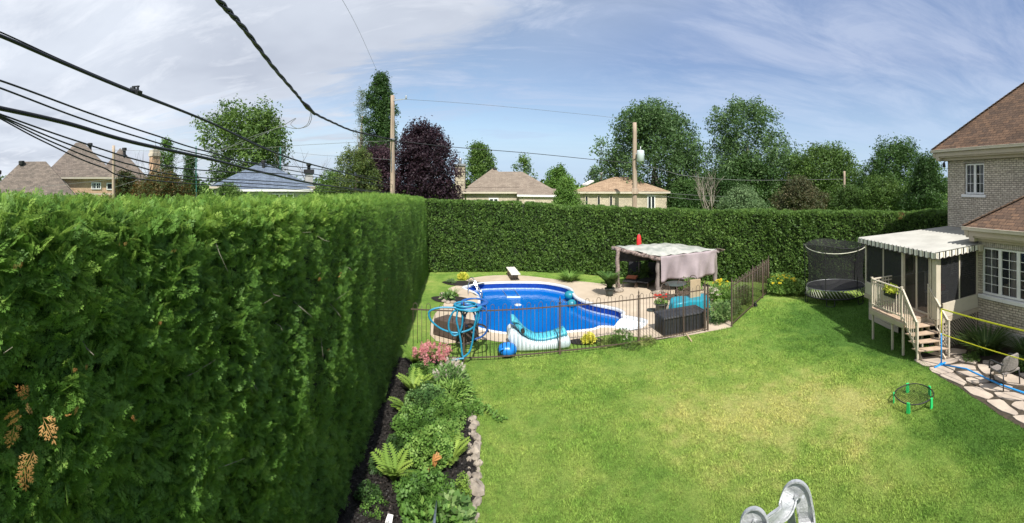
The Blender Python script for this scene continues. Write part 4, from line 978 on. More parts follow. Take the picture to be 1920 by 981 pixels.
def wire(label, pts, r, lat=None, D=None, name='overhead_cable', mt='cable', twist=0, group=None, vp=813):
    P = []
    for i, (x, y) in enumerate(pts):
        d = lat/sin((vp-x)/F) if lat else D[i]
        P.append(aty(x, y, d))
    P = smooth_pts(P, 14); m_ = MB()
    if twist:
        for s_ in (0, 1, 2):
            Q = [p+Vector((cos(i*.55+s_*2.09), 0, sin(i*.55+s_*2.09)))*r*1.05 for i, p in enumerate(P)]; m_.tube(Q, r*.8, 6)
    else: m_.tube(P, r, 8)
    return tag(m_.build(name, M[mt]), label, 'cable', group)
c1 = wire('thick lashed cable with a clamp, highest of the bundle crossing the left sky', [(-60,45),(0,67),(125,121),(250,173),(392,229),(517,287),(625,319),(736,346)], .016, lat=2.7)
P = [aty(x, y, 2.7/sin((813-x)/F)) for x, y in [(-60,37),(0,60),(125,117),(250,170),(392,228),(517,286.5)]]
mb = MB(); mb.tube(smooth_pts(P, 12), .007, 6); mb.build('messenger_wire', M['cable'], c1, rel=False)
q = aty(255, 172, 2.7/sin((813-255)/F)); mb = MB(); mb.bar(q+Vector((-.09, .02, .045)), q+Vector((.09, -.02, -.03)), .05, .035); mb.bar(q+Vector((-.03, 0, 0)), q+Vector((-.03, 0, .06)), .02); mb.bar(q+Vector((.03, 0, .0)), q+Vector((.03, 0, .05)), .016); mb.bar(q+Vector((-.06, 0, .06)), q+Vector((.05, 0, .045)), .014); mb.build('clamp', M['cable'], c1)
wire('thin black cable, upper of the pair between the two thick cables', [(-60,133),(0,151),(167,212),(292,254),(400,287),(554,321),(736,350)], .008, lat=2.5)
wire('thin black cable, lower of the pair between the two thick cables', [(-60,143),(0,165),(137,217),(250,254),(367,287),(479,306),(625,321),(736,338)], .0075, lat=2.5)
wire('thick black trunk cable sagging low across the left over the hedge', [(-60,190),(0,203),(125,231),(250,267),(400,300),(500,325),(625,350),(736,364)], .021, lat=2.9)
for k, L in enumerate([[(-60,189),(0,214),(146,265),(292,308),(417,322),(600,333),(736,352)], [(-60,190),(0,217),(125,269),(250,310),(375,333),(583,346),(736,360)], [(-60,190),(0,219),(104,269),(208,308),(333,335),(560,350),(736,362)], [(-60,190),(0,222),(83,266),(187,312),(300,340),(560,356),(736,366)]]):
    wire('thin cable in the fan of four lowest cables before the taupe roofs', L, .006, lat=2.2+.1*k, group='fan of thin low cables')
c5 = wire('twisted black service cable dropping from the top of the sky to the pole', [(360,-60),(410,0),(458,54),(512,125),(558,179),(583,208),(625,230),(668,247),(736,262)], .026, D=[5,5.6,6.8,9,12,14,17.5,21,27], twist=1)
mb = MB(); q0 = aty(566, 190, 12.8); q1 = aty(590, 214, 14.6); mb.tube([q0, q0.lerp(q1, .3)+Vector((.05, 0, -.05)), q0.lerp(q1, .7), q1], [.03, .085, .06, .05], 8); mb.build('splice', M['cable'], c5)
for k, L in enumerate([[(585,209),(583,226),(575,237),(554,241),(530,238),(505,246),(458,267),(375,292),(250,329),(130,345),(0,357)], [(583,209),(577,232),(560,241),(545,233),(554,222),(520,240),(458,262),(400,290),(330,315),(213,352)]]):
    wire(('looping grey service line running down left from the splice to the far edge', 'looping grey service line from the splice ending at the grey pole')[k], L, .011, D=[14.2, 14.3, 14.4, 14.6, 15, 15.5, 17, 20, 24, 27, 31][:len(L)], mt='cable_grey')
wire('thin single wire coming down from the top to the wooden pole', [(600,-60),(642,0),(675,62),(712,143),(736,181)], .006, D=[11,13,17,23,27], mt='cable_grey')
wire('aerial cable running left from the purple maple past the tall poplar', [(736,264),(662,267),(554,273),(458,279),(292,283),(150,280)], .012, D=[27,28,29.5,31,36,41], mt='cable_grey')
wire('aerial telephone cable strung between the two wooden utility poles', [(736,263),(840,275),(1000,288),(1120,300),(1190,306)], .022, D=[27,28,30,32,33])
wire('fine top wire strung between the two wooden utility poles', [(752,186),(900,196),(1050,210),(1150,221),(1190,232)], .010, D=[27,28.5,30.5,32.3,33], mt='cable_grey')
wire('aerial cable sloping right from the transformer pole into the trees', [(1190,306),(1240,318),(1290,330),(1400,338),(1583,336)], .016, D=[33,33.5,34,35,36], mt='cable_grey')
wire('low aerial cable before the trees right of the orange roof, upper one', [(1190,357),(1300,366),(1420,371)], .012, D=[33,34,35], mt='cable_grey')
wire('low aerial cable before the trees right of the orange roof, lower one', [(1190,362),(1300,374),(1420,380)], .012, D=[33,34,35], mt='cable_grey')
wire('thin aerial wire slanting behind the grey chimney and bare branches', [(526,283),(600,291),(660,294),(736,300)], .010, D=[36,33,30,27], mt='cable_grey')

# ------------------------------------------------------------------ trees beyond the hedges
M['lf_green'] = leafmat('green_leaf', (.026, .056, .014), (.074, .142, .028), (.17, .27, .052))
M['lf_poplar'] = leafmat('poplar_leaf', (.026, .058, .022), (.072, .140, .042), (.17, .27, .095))
M['lf_dark'] = leafmat('dark_leaf', (.016, .042, .012), (.042, .096, .023), (.095, .18, .04))
M['lf_purple'] = leafmat('purple_leaf', (.014, .009, .014), (.038, .020, .030), (.11, .055, .07))
M['lf_light'] = leafmat('light_leaf', (.05, .11, .02), (.12, .24, .04), (.28, .42, .09))
M['lf_grey'] = leafmat('greyish_leaf', (.06, .08, .05), (.13, .17, .10), (.25, .30, .18))
M['lf_willow'] = leafmat('willow_leaf', (.045, .09, .035), (.12, .20, .08), (.24, .34, .15))
M['lf_rust'] = leafmat('rusty_leaf', (.018, .045, .010), (.055, .085, .022), (.34, .13, .04))
M['lf_brown'] = leafmat('brownish_leaf', (.020, .040, .016), (.055, .075, .030), (.16, .13, .065))
M['lf_mix'] = leafmat('mixed_shrub_leaf', (.022, .035, .018), (.07, .12, .025), (.34, .36, .12))
def envelope(kind, p):
    """is the unit point p (x,y in -1..1, z 0..1) inside the crown?  returns radius at that height"""
    z = p
    if kind == 'round': return math.sqrt(max(0, 1-(2*z-1)**2))
    if kind == 'open': return math.sqrt(max(0, 1-(2*z-1)**2))**.8
    if kind == 'column': return min(1, (z*5+.25))*max(0, 1-z**3)**.6
    if kind == 'cone': return max(.05, (1-z))**.8*min(1, z*6+.3)
    if kind == 'dome': return math.sqrt(max(0, 1-z**2))
    return 1
def tree(name, label, px, D, ytop, ybot, wpx, leaf, kind='round', nl=22, n=5200, ls=.22, lobe=.32, trunk='bark', group=None, T=None, cat='tree', asym=0.0, limbs=5, tint=.46, depth=1.0, seed=None, gap=0.0):
    rr = random.Random(seed or int(px*7+ytop)); rg = np.random.default_rng(int(px*13+ytop))
    b = atd(px, D); zt = aty(px, ytop, D).z; zb = max(.1, aty(px, ybot, D).z); R = wpx/2*D/F; Hc = zt-zb
    o_ = empty(name, label, cat, b, 0, group); LC = []
    for k in range(nl):
        for _ in range(40):
            z = min(.97, (k+rr.random())/nl*.93+.05); e = envelope(kind, z); lr = lobe*rr.uniform(.7, 1.25)*(1 if kind in ('round', 'open', 'dome') else .8)
            q = k*2.399+rr.random(); rad = e*math.sqrt(rr.random()); 
            x, y = rad*cos(q), rad*sin(q)*depth
            if rad+lr*.55 <= e+.12: break
        LC.append((b+Vector((x*R+asym*R*z, y*R, zb+z*Hc)), lr*R*(.8+.4*rr.random()), lr))
    fo = Fol(); Cn = np.array([c_[0] for c_ in LC]); Rn = np.array([c_[1] for c_ in LC]); w_ = Rn**2; w_ = w_/w_.sum()
    n = int(n*2.3); ls *= .66; R *= 1.08; nc = max(60, n//9); idx = rg.choice(nl, nc, p=w_); d = rdir(nc); d[:, 2] = d[:, 2]*.9+.12; rad = Rn[idx]*(.45+.58*rg.random(nc)**.6)
    zs = np.minimum(1.0, Hc/(2*R)*1.0)
    cc = Cn[idx]+d*rad[:, None]*[1, 1, .85]
    # thinner filling through the whole crown
    nf = int(nc*(.12 if kind == 'open' else .40)); u_ = rg.uniform(.03, .97, nf); ee = np.array([envelope(kind, z) for z in u_])
    th = rg.uniform(0, 6.283, nf); ra = ee*np.sqrt(rg.random(nf))*.93
    ce = np.c_[b.x+np.cos(th)*ra*R+asym*R*u_, b.y+np.sin(th)*ra*R*depth, zb+u_*Hc]
    cc = np.r_[cc, ce]; de = np.c_[np.cos(th), np.sin(th), np.full(nf, .5)]; d = np.r_[d, nrm(de)]; idx = np.r_[idx, rg.integers(0, nl, nf)]; nc = len(cc)
    if gap:
        keep = wob(cc, 1.6/max(R, 1)*3) > -1+gap; cc, d, idx = cc[keep], d[keep], idx[keep]; nc = len(cc)
    m_ = 9; P = np.repeat(cc, m_, 0)+rg.normal(0, ls*1.25, (nc*m_, 3)); dd = np.repeat(d, m_, 0)
    ok = (P[:, 2] > zb-.3)
    yd = dd*.6+rdir(len(P))+[0, 0, -.15]; nh = dd*.7+rdir(len(P))*.8+[0, 0, .5]
    lob = np.repeat(rg.normal(0, .09, nl)[idx], m_); clt = np.repeat(rg.normal(0, .09, nc), m_)
    tn = tint+.04+lob+clt+rg.normal(0, .08, len(P))
    fo.put(LEAF3 if T is None else T, P[ok], yd[ok], nh[ok], ls*rg.uniform(.7, 1.3, len(P))[ok], tn[ok])
    fo.build('crown', M[leaf], o_)
    mb = MB(); tr = .03*Hc+.05*R; tr = min(tr, .4); top = zb+Hc*.62; k = 8
    pts = [b+Vector((.15*sin(i*.9), .1*cos(i*1.3), top*i/k)) for i in range(k+1)]; mb.tube(pts, [tr*(1.1-.8*i/k) for i in range(k+1)], 9)
    for j in range(min(limbs, nl)):
        s0 = pts[3+(j % 4)]; e_ = LC[j][0]; mid = s0.lerp(e_, .5)+Vector((0, 0, -.08*R)); mb.tube(smooth_pts([s0, mid, e_], 4), [tr*.45*(1-.85*i/8) for i in range(9)], 6)
    mb.build('trunk', M[trunk], o_); return o_
tree('locust_tree', 'open-crowned green tree behind the blue-grey roof', 463, 42, 206, 352, 180, 'lf_green', 'open', 34, 8600, .30, .30, limbs=9, gap=.25, tint=.50)
tree('poplar_tree', 'thin pale half-bare poplar left of the tall dark poplar', 678, 42, 168, 300, 24, 'lf_grey', 'column', 26, 1100, .17, .55, trunk='bark_pale', limbs=12, T=LEAF1, gap=.1)
tree('poplar_tree', 'tall dark columnar poplar behind the wooden pole', 714, 40, 138, 330, 64, 'lf_dark', 'column', 44, 9000, .20, .42, limbs=4)
tree('maple_tree', 'dark purple-leaved maple right of the wooden pole', 797, 33, 236, 430, 146, 'lf_purple', 'dome', 50, 13500, .20, .30, limbs=7, tint=.32)
tree('maple_shrub', 'purple foliage lying low left of the wooden pole', 708, 31, 276, 410, 110, 'lf_purple', 'dome', 26, 5200, .17, .35, cat='shrub', tint=.6)
tree('garden_shrub', 'mixed yellow-green shrub mass left of the wooden pole', 668, 29, 280, 410, 112, 'lf_mix', 'dome', 30, 5200, .13, .30, cat='shrub', tint=.42)
tree('garden_shrub', 'low green bushes right of the grey chimney', 622, 30, 322, 400, 70, 'lf_green', 'dome', 20, 2800, .14, .34, cat='shrub', tint=.6)
tree('tree', 'rounded distant tree behind the grey-brown roof', 899, 62, 273, 370, 74, 'lf_green', 'dome', 26, 3400, .34, .32, tint=.5)
tree('tree', 'small sparse distant tree between roof peak and open sky', 982, 62, 294, 360, 46, 'lf_green', 'dome', 14, 800, .30, .33, tint=.55, gap=.25)
tree('tree', 'distant pale green tree filling the gap between the two far houses', 1046, 56, 315, 390, 66, 'lf_light', 'dome', 22, 2400, .28, .34, tint=.25)
tree('conifer_tree', 'light green conical cedar standing just behind the hedge before the houses', 1062, 25.5, 336, 410, 78, 'lf_light', 'cone', 34, 5200, .10, .30, tint=.36, cat='tree')
tree('cottonwood_tree', 'big cottonwood behind the transformer pole, left of the two', 1228, 44, 203, 425, 208, 'lf_poplar', 'round', 60, 17500, .27, .24, limbs=9, trunk='bark_pale', tint=.38, gap=.12)
tree('cottonwood_tree', 'big airy cottonwood right of centre with sky showing through', 1400, 46, 192, 395, 164, 'lf_poplar', 'round', 50, 9800, .27, .25, limbs=10, trunk='bark_pale', tint=.46, gap=.32)
tree('cottonwood_tree', 'small leafy tree sprig left of the big cottonwood', 1118, 58, 312, 390, 38, 'lf_poplar', 'dome', 12, 900, .25, .35, tint=.5)
tree('cottonwood_tree', 'lower trunks and leafy skirt under the airy cottonwood', 1398, 43, 300, 400, 150, 'lf_dark', 'dome', 40, 7000, .24, .28, trunk='bark_pale', tint=.55)
tree('maple_tree', 'broad rounded green maple right of the airy cottonwood', 1548, 44, 279, 400, 188, 'lf_green', 'dome', 50, 9500, .25, .27, tint=.42)
tree('maple_tree', 'dense bushy tree between airy cottonwood and broad maple', 1482, 50, 292, 410, 130, 'lf_dark', 'dome', 26, 4500, .26, .30, tint=.6)
tree('maple_tree', 'pointed deep green tree left of the brick house', 1684, 40, 272, 410, 176, 'lf_dark', 'dome', 50, 9000, .22, .26, tint=.62)
tree('fruit_tree', 'dark leafy tree beside the corner of the brick house', 1738, 30, 298, 410, 84, 'lf_dark', 'dome', 36, 5200, .16, .30, tint=.5)
tree('fruit_tree', 'mid green apple tree below the pointed tree', 1655, 32, 338, 410, 112, 'lf_green', 'dome', 34, 5200, .15, .28, tint=.45)
tree('garden_shrub', 'brownish green shrub thicket left of the thin pale pole', 1500, 33, 340, 410, 110, 'lf_brown', 'dome', 34, 5200, .15, .28, cat='shrub', tint=.62)
tree('garden_shrub', 'green shrub just right of the thin pale pole', 1592, 34, 352, 410, 80, 'lf_green', 'dome', 24, 3200, .15, .30, cat='shrub', tint=.3)
tree('willow_shrub', 'pale silvery willow shrub showing over the hedge', 1392, 28, 357, 410, 96, 'lf_willow', 'dome', 28, 4200, .13, .30, cat='shrub', tint=.5)
tree('garden_shrub', 'dark undergrowth bush right of the orange-roofed bungalow', 1292, 38, 338, 410, 90, 'lf_dark', 'dome', 28, 3800, .18, .30, cat='shrub', tint=.55)
tree('garden_shrub', 'dark undergrowth bush behind the bare branches', 1345, 40, 326, 410, 110, 'lf_dark', 'dome', 24, 3200, .2, .30, cat='shrub', tint=.3)
tree('rowan_shrub', 'rust tinged shrub below the orange brick chimney', 306, 30, 328, 400, 150, 'lf_rust', 'dome', 44, 6800, .15, .26, cat='shrub', tint=.46)
tree('rowan_shrub', 'green shrub beside the grey utility pole before the taupe roofs', 236, 31, 322, 400, 56, 'lf_rust', 'dome', 22, 2600, .15, .30, cat='shrub', tint=.28)
tree('spruce_tree', 'dark pointed spruce left of the slim green post', 356, 38, 293, 395, 58, 'lf_dark', 'cone', 26, 3400, .15, .36, tint=.5)
tree('young_tree', 'young light green tree behind the orange brick chimney', 314, 46, 260, 360, 40, 'lf_light', 'column', 18, 1500, .22, .42, tint=.2)
tree('garden_shrub', 'leafy vine hanging at the eave of the grey-sided house', 428, 31.5, 348, 385, 64, 'lf_green', 'dome', 18, 1900, .13, .33, cat='shrub', tint=.5)
# far belt of trees that closes the horizon
fo = Fol(); rg_ = np.random.default_rng(77)
for k in range(150):
    a = -1.9+k*.0255; d0 = rg_.uniform(72, 96); hh = rg_.uniform(4.2, 5.6)+.5*sin(a*9)+(1.6 if (a > .35 and a < 1.4) or a < -.45 else 0); q = Vector((d0*sin(a), d0*cos(a), hh*.45)); n_ = 150
    d = rdir(n_); P = np.array(q)+d*np.array([2.1, 2.1, hh*.55])*rg_.uniform(.6, 1.05, (n_, 1)); P[:, 2] = np.maximum(P[:, 2], .1); fo.put(LEAF3, P, d+rdir(n_)*.6, d+[0, 0, .3], .75, .45+rg_.normal(0, .12)+rg_.normal(0, .1, n_))
tag(fo.build('distant_trees', M['lf_green']), 'far belt of trees closing the horizon', 'trees', kind='stuff')
def bare(label, px, D, ybase, ytop, n, spread, mt='bark', name='bare_tree'):
    rr = random.Random(px); b = atd(px, D); z0 = .0; z1 = aty(px, ytop, D).z; mb = MB()
    def br(p, d, L, r, lvl):
        q = p+d*L*.5+Vector((rr.uniform(-.05, .05)*L, 0, 0)); e = p+d*L; mb.tube([p, q, e], [r, r*.75, r*.45], 5)
        if lvl:
            for _ in range(3):
                d2 = (d+Vector((rr.uniform(-.6, .6), rr.uniform(-.5, .5), rr.uniform(.0, .4)))).normalized(); br(p.lerp(e, rr.uniform(.45, 1)), d2, L*.62, r*.5, lvl-1)
    for k in range(n):
        d = Vector((rr.uniform(-spread, spread), rr.uniform(-.2, .2), 1)).normalized(); br(b+Vector((rr.uniform(-.5, .5), 0, 0)), d, z1*.62, .07, 3)
    return tag(mb.build(name, M[mt]), label, 'tree')
bare('leafless grey tree between the grey chimney and the yellow-green shrubs', 575, 36, 345, 300, 2, .25)
bare('leafless twiggy tree behind the rusty shrubs', 268, 40, 345, 285, 2, .3)
bare('pale bare trunks sticking up behind the silvery willow', 1345, 31, 385, 338, 3, .18, 'bark_pale')
# ------------------------------------------------------------------ pool fence
FP = [Vector((p[0], p[1], 0)) for p in [(-2.75, 10.95), (-1.30, 11.02), (1.345, 11.47), (3.73, 11.70), (5.26, 11.84), (6.05, 11.92)]]
def fence(name, label, pts, closeposts=(), mid=()):
    f = empty(name, label, 'fence', pts[0])
    for i in range(len(pts)-1):
        a, b = pts[i], pts[i+1]; L = (b-a).length; d = (b-a)/L
        for z in (.10, 1.36): sec = MB(); sec.bar(a+Vector((0, 0, z)), b+Vector((0, 0, z)), .026, .032); sec.build('rail', M['iron'], f)
        n = max(3, 3*round(L/.33)); st_ = L/n
        m_ = MB()
        for k in range(0, n, 3):
            x = [a+d*(st_*(k+j+.5)) for j in range(3)]
            m_.tube([x[2]+Vector((0, 0, .04)), x[2]+Vector((0, 0, 1.47))], .0075 if name == 'pool_fence' else .011, 5)
            r_ = st_/2; c = (x[0]+x[1])/2; arc = [c-d*r_*cos(pi*q/6)+Vector((0, 0, 1.44+r_*1.6*sin(pi*q/6))) for q in range(7)]
            m_.tube([x[0]+Vector((0, 0, .04))]+arc+[x[1]+Vector((0, 0, .04))], .0075 if name == 'pool_fence' else .011, 5)
        pk = m_.build('picket_panel', M['iron'], f)
    for i, p in enumerate(pts):
        if i == 0 and name == 'pool_fence': continue
        m_ = MB(); w_ = .045 if i not in mid else .032; m_.bar(p, p+Vector((0, 0, 1.44)), w_); m_.lathe([(.032, 1.44), (.036, 1.47), (.012, 1.50), (.026, 1.54), (.0, 1.66)], p, 8); m_.build('post', M['iron'], f)
    return f
f1 = fence('pool_fence', 'low brown iron fence of hooped pickets between lawn and pool', FP, mid=(4,))
mb = MB(); gp = Vector((6.16, 11.93, 0)); mb.bar(gp, gp+Vector((0, 0, 1.46)), .05); mb.lathe([(.035, 1.46), (.0, 1.6)], gp, 8)
for z in (.35, .75, 1.2): mb.bar(gp+Vector((-.08, 0, z)), gp+Vector((.02, 0, z)), .03)
mb.build('gate_post', M['iron'], f1)
mb = MB(); mb.bar((5.3, 11.72, .10), at(1297, 641, .02), .035, .035); tag(mb.build('wooden_brace', M['tan_board']), 'short wooden stake lying against the fence foot beside the black box', 'stake')
G0, G1 = at(1372, 613), at(1441, 549)
fence('side_fence', 'brown iron fence running from the gate gap back towards the hedge', [G0, G0.lerp(G1, .5), G0.lerp(G1, .8), G1])
mb = MB(); p = G0.lerp(G1, .52)+Vector((.06, -.05, 0)); mb.box(p+Vector((0, 0, .06)), (.12, .12, .12)); mb.lathe([(.03, .12), (.05, .16), (.02, .2)], p, 8)
tag(mb.build('garden_light', M['vent']), 'small dark garden light at the foot of the receding fence', 'garden light')

# ------------------------------------------------------------------ things on and round the pool deck
# diving board
db = empty('diving_board', 'short pale diving board on a low stand at the far rim of the pool', 'diving board', at(962, 523))
c = at(964, 524); fw = Vector((.16, -1, 0)).normalized(); sd_ = Vector((fw.y, -fw.x, 0))
mb = MB(); R_ = Matrix((sd_, -fw, Vector((0, 0, 1)))).transposed(); mb.box(c+Vector((0, 0, .36))-fw*.35, (.46, 1.75, .05), M=R_); mb.build('board', mat('pale_board', (.72, .70, .60), (.64, .62, .53), 6, .6), db, bevel=.01)
mb = MB(); mb.box(c+Vector((0, 0, .16))-fw*.1, (.40, .25, .30), M=R_); mb.build('stand', M['rock'], db, bevel=.02); mb = MB(); mb.box(c+Vector((0, 0, .16))-fw*.95, (.40, .22, .30), M=R_); mb.build('stand', M['rock'], db, bevel=.02)
# pool ladder: two chrome rails bent over the rim
pl = empty('pool_ladder', 'bent chrome grab rails of the ladder at the left side of the pool', 'pool ladder', at(892, 556))
for k, (off) in enumerate((0, 1)):
    a = at(878, 549)+Vector((.05*off, -.50*off, 0)); b_ = at(904, 556)+Vector((.0, -.46*off, -.5))
    z = Vector((0, 0, 1)); mid1 = a+z*.55; P = [a, a+z*.45, a.lerp(b_, .12)+z*.72, a.lerp(b_, .35)+z*.86, a.lerp(b_, .7)+z*.72, b_+z*.62, b_+z*.1, b_-z*.4]
    mb = MB(); mb.tube(smooth_pts(P, 5), .022, 8); mb.build('grab_rail', M['chrome'], pl)
# floating things
mb = MB(); p = aty(1068, 547, 19.0); mb.ell(at(1067, 548)+Vector((0, -.2, -.08)), (.24, .24, .20), 14, 8); tag(mb.build('floating_ball', M['teal']), 'turquoise ball resting against the right-hand rim of the pool', 'ball', 'turquoise balls by the pool rim')
mb = MB(); mb.ell(at(1072, 556)+Vector((-.05, -.35, -.20)), (.20, .20, .17), 14, 8); tag(mb.build('floating_ball', M['teal']), 'smaller turquoise ball floating below the other one at the rim', 'ball', 'turquoise balls by the pool rim')
fl = empty('pool_skimmer', 'small white floating skimmer frame near the middle of the pool', 'skimmer', at(966, 560, -.33))
q = at(963, 556, -.33); mb = MB(); mb.box(q+Vector((.0, -.2, .02)), (.62, .12, .05)); mb.build('float', M['float_white'], fl, bevel=.015)
mb = MB(); A_ = q+Vector((-.28, -.2, .02)); B_ = q+Vector((-.55, 1.1, .03)); C_ = q+Vector((.05, 1.1, .03)); mb.tube([A_, B_, C_, q+Vector((.28, -.2, .02))], .012, 5); mb.build('frame', M['chrome'], fl)
mb = MB(); mb.ell(at(971, 572, -.33), (.16, .10, .05), 10, 6); tag(mb.build('pool_thermometer', M['float_white']), 'tiny white float on the water below the skimmer', 'thermometer')

# pool equipment under a brown cover on a pale slab
he = empty('equipment_box', 'dark brown covered pool equipment box on a pale slab behind the fence', 'equipment box', at(855, 625))
A_, B_, C_ = at(811, 631), at(872, 648), at(899, 637); D_ = A_+(C_-B_)
mb = MB(); P = [A_, B_, C_, D_]; cc = sum(P, Vector())/4
mb.prism([(cc+(p-cc)*1.05)[:2] for p in P], 0, .05); mb.build('slab', M['concrete'], he, bevel=.01)
mb = MB(); top = [cc+(p-cc)*.95+Vector((0, 0, .58)) for p in P]; mb.add([p+Vector((0, 0, .07)) for p in P]+top, [(0, 3, 2, 1), (4, 5, 6, 7), (0, 1, 5, 4), (1, 2, 6, 5), (2, 3, 7, 6), (3, 0, 4, 7)]); mb.build('cover', M['brown_cover'], he, bevel=.03, weld=True)
mb = MB(); q = at(893, 642)+Vector((-.15, .1, 0)); mb.ell(q+Vector((0, 0, .24)), (.16, .16, .14)); mb.lathe([(.15, .0), (.15, .22), (.12, .3)], q, 12); mb.tube(smooth_pts([q+Vector((0, 0, .36)), q+Vector((.1, .1, .46)), q+Vector((.35, .5, .30)), q+Vector((.5, .8, -.05))], 4), .03, 7); mb.build('pump', M['black'], he)

# pool vacuum hoses draped over the fence
def hose(label, loops, mt, r):
    o_ = empty('vacuum_hose', label, 'hose', at(872, 676), 0, 'vacuum hoses hung over the fence')
    for k, (L, dd) in enumerate(loops):
        P = [aty(x, y, d_) for (x, y), d_ in zip(L, dd if isinstance(dd, (list, tuple)) else [dd]*len(L))]; P = smooth_pts(P, 6); m_ = MB()
        rr_ = [r*(1+.10*(i % 2)) for i in range(len(P))]; m_.tube(P, rr_, 8); m_.build('hose_loop', M[mt], o_)
    return o_
def coil(cx, cy, rx, ry, d0, dd, turns=1.0, ph=0.0):
    L = []; D_ = []
    n = int(14*turns)
    for i in range(n+1):
        a = ph+2*pi*i/14; L.append((cx+rx*cos(a)+(i*.15), cy+ry*sin(a))); D_.append(d0-dd*sin(a))
    return L, D_
hose('turquoise pool vacuum hose hung in long loops over the fence', [
    ([(873,577),(850,577),(825,577),(808,582),(804,590),(809,602),(826,616),(850,624),(870,622),(886,615),(896,602),(898,590),(893,578)], 10.95),
    ([(864,577),(850,585),(842,602),(842,618),(850,629),(860,626),(866,612),(867,592),(862,579)], 10.9),
    ([(858,582),(856,600),(859,615),(864,640),(866,660),(869,669),(880,660),(886,640),(889,615),(894,590),(891,578)], 10.85),
    ([(870,672),(862,673),(852,675),(846,677)], 10.8),
    coil(874, 576, 24, 6, 11.05, .30, 2.2), coil(871, 571, 20, 5, 11.1, .28, 1.6, 1.0), coil(878, 579, 21, 5, 11.0, .25, 1.2, 2.0)], 'hose_teal', .025)
hose('navy blue pool vacuum hose looped behind the turquoise one', [
    ([(893,582),(898,575),(907,578),(914,588),(915,605),(912,622),(902,632),(888,637)], 11.15),
    coil(886, 567, 22, 7, 11.35, .25, 3.2), coil(882, 575, 26, 5, 11.3, .25, 1.5, .8),
    ([(880,580),(872,592),(870,606),(876,612)], 11.2), ([(884,580),(890,590),(893,605),(892,612)], 11.2)], 'hose_blue', .024)

# foam ride-on lounger
lo = empty('pool_lounger', 'white foam pool lounger with turquoise curved seat standing behind the fence', 'pool float', at(1010, 662))
L0, L1 = at(953, 667)+Vector((0, .12, 0)), at(1069, 660)+Vector((0, .12, 0)); ax = (L1-L0).normalized(); dp_ = Vector((-ax.y, ax.x, 0)); LL = (L1-L0).length
def prof_solid(mb, top, bot, w0, w1, rnd=.05, n=10):
    """a long body: top and bottom height curves along ax, rounded across the depth w0..w1"""
    rows = []
    for (x, zt, zb) in [(q[0], q[1], q2) for q, q2 in zip(top, bot)]:
        r_ = min(rnd, (zt-zb)*.49); c_ = []
        for (w_, z) in ((w0+r_, zb), (w0, zb+r_), (w0, zt-r_), (w0+r_*.4, zt-r_*.3), (w0+r_*1.3, zt), (w1-r_*1.3, zt), (w1-r_*.4, zt-r_*.3), (w1, zt-r_), (w1, zb+r_), (w1-r_, zb)):
            c_.append(L0+ax*x+dp_*w_+Vector((0, 0, z)))
        rows.append(c_)
    mb.grid(rows, True, close=True); k = len(rows[0]); b = len(mb.v)-k*len(rows)
    mb.f.append([b+i for i in range(k)][::-1]); mb.m.append(mb.mi); mb.s.append(False); b2 = len(mb.v)-k; mb.f.append([b2+i for i in range(k)]); mb.m.append(mb.mi); mb.s.append(False)
xs = [0, .04, .10, .18, .28, .42, .58, .80, 1.05, 1.35, 1.60, LL-.02, LL+.03]; zt = [.50, .60, .64, .62, .54, .42, .33, .27, .26, .30, .35, .36, .30]
zb = [.40, .28, .16, .06, .02, .01, .01, .01, .01, .01, .02, .03, .10]
mb = MB(); prof_solid(mb, list(zip(xs, zt)), zb, 0, .72, .08); mb.build('base', M['float_white'], lo)
xs2 = [.10, .14, .20, .28, .38, .50, .64, .82, 1.05, 1.35, 1.60, LL-.08, LL-.04]; zt2 = [.90, .95, .93, .84, .72, .58, .47, .38, .36, .42, .49, .52, .48]; zb2 = [.86, .80, .74, .64, .52, .43, .34, .28, .27, .31, .36, .37, .36]
mb = MB(); prof_solid(mb, list(zip(xs2, zt2)), zb2, .10, .62, .05); mb.build('seat', M['teal_lt'], lo)
mb = MB(); mb.b2((0, 0, 0), (0, 0, 0)) if 0 else None
q = L0+ax*.42+dp_*(.08)+Vector((0, 0, .60)); mb.add([q+ax*.055*cos(a)+Vector((0, -.005, .075*sin(a))) for a in [2*pi*i/14 for i in range(14)]]+[q+dp_*.06+ax*.055*cos(a)+Vector((0, 0, .075*sin(a))) for a in [2*pi*i/14 for i in range(14)]], [tuple(range(14))[::-1]]+[(i, (i+1) % 14, 14+(i+1) % 14, 14+i) for i in range(14)]); mb.build('cup_holder', M['vent'], lo)
# small ball pillow
bp_ = empty('pool_pillow', 'small round ribbed blue pool float on the grass beside the white lounger', 'pool float', at(951, 674)+Vector((0, .1, 0)))
mb = MB(); c = at(951, 674)+Vector((0, .2, .19)); rows = []
for i in range(11):
    t_ = pi*i/10; rows.append([c+Vector((.26*sin(t_)*cos(a)*(1+.07*abs(sin(4*a))), .22*sin(t_)*sin(a)*(1+.07*abs(sin(4*a))), -.19*cos(t_))) for a in [2*pi*k/32 for k in range(32)]])
mb.grid(rows, close=True); mb.build('body', M['blue'], bp_)
mb = MB(); mb.tube([c+Vector((-.18, -.2, -.05)), c+Vector((-.2, -.24, .08)), c+Vector((-.1, -.25, .12))], .02, 6); mb.build('handle', M['blue'], bp_)

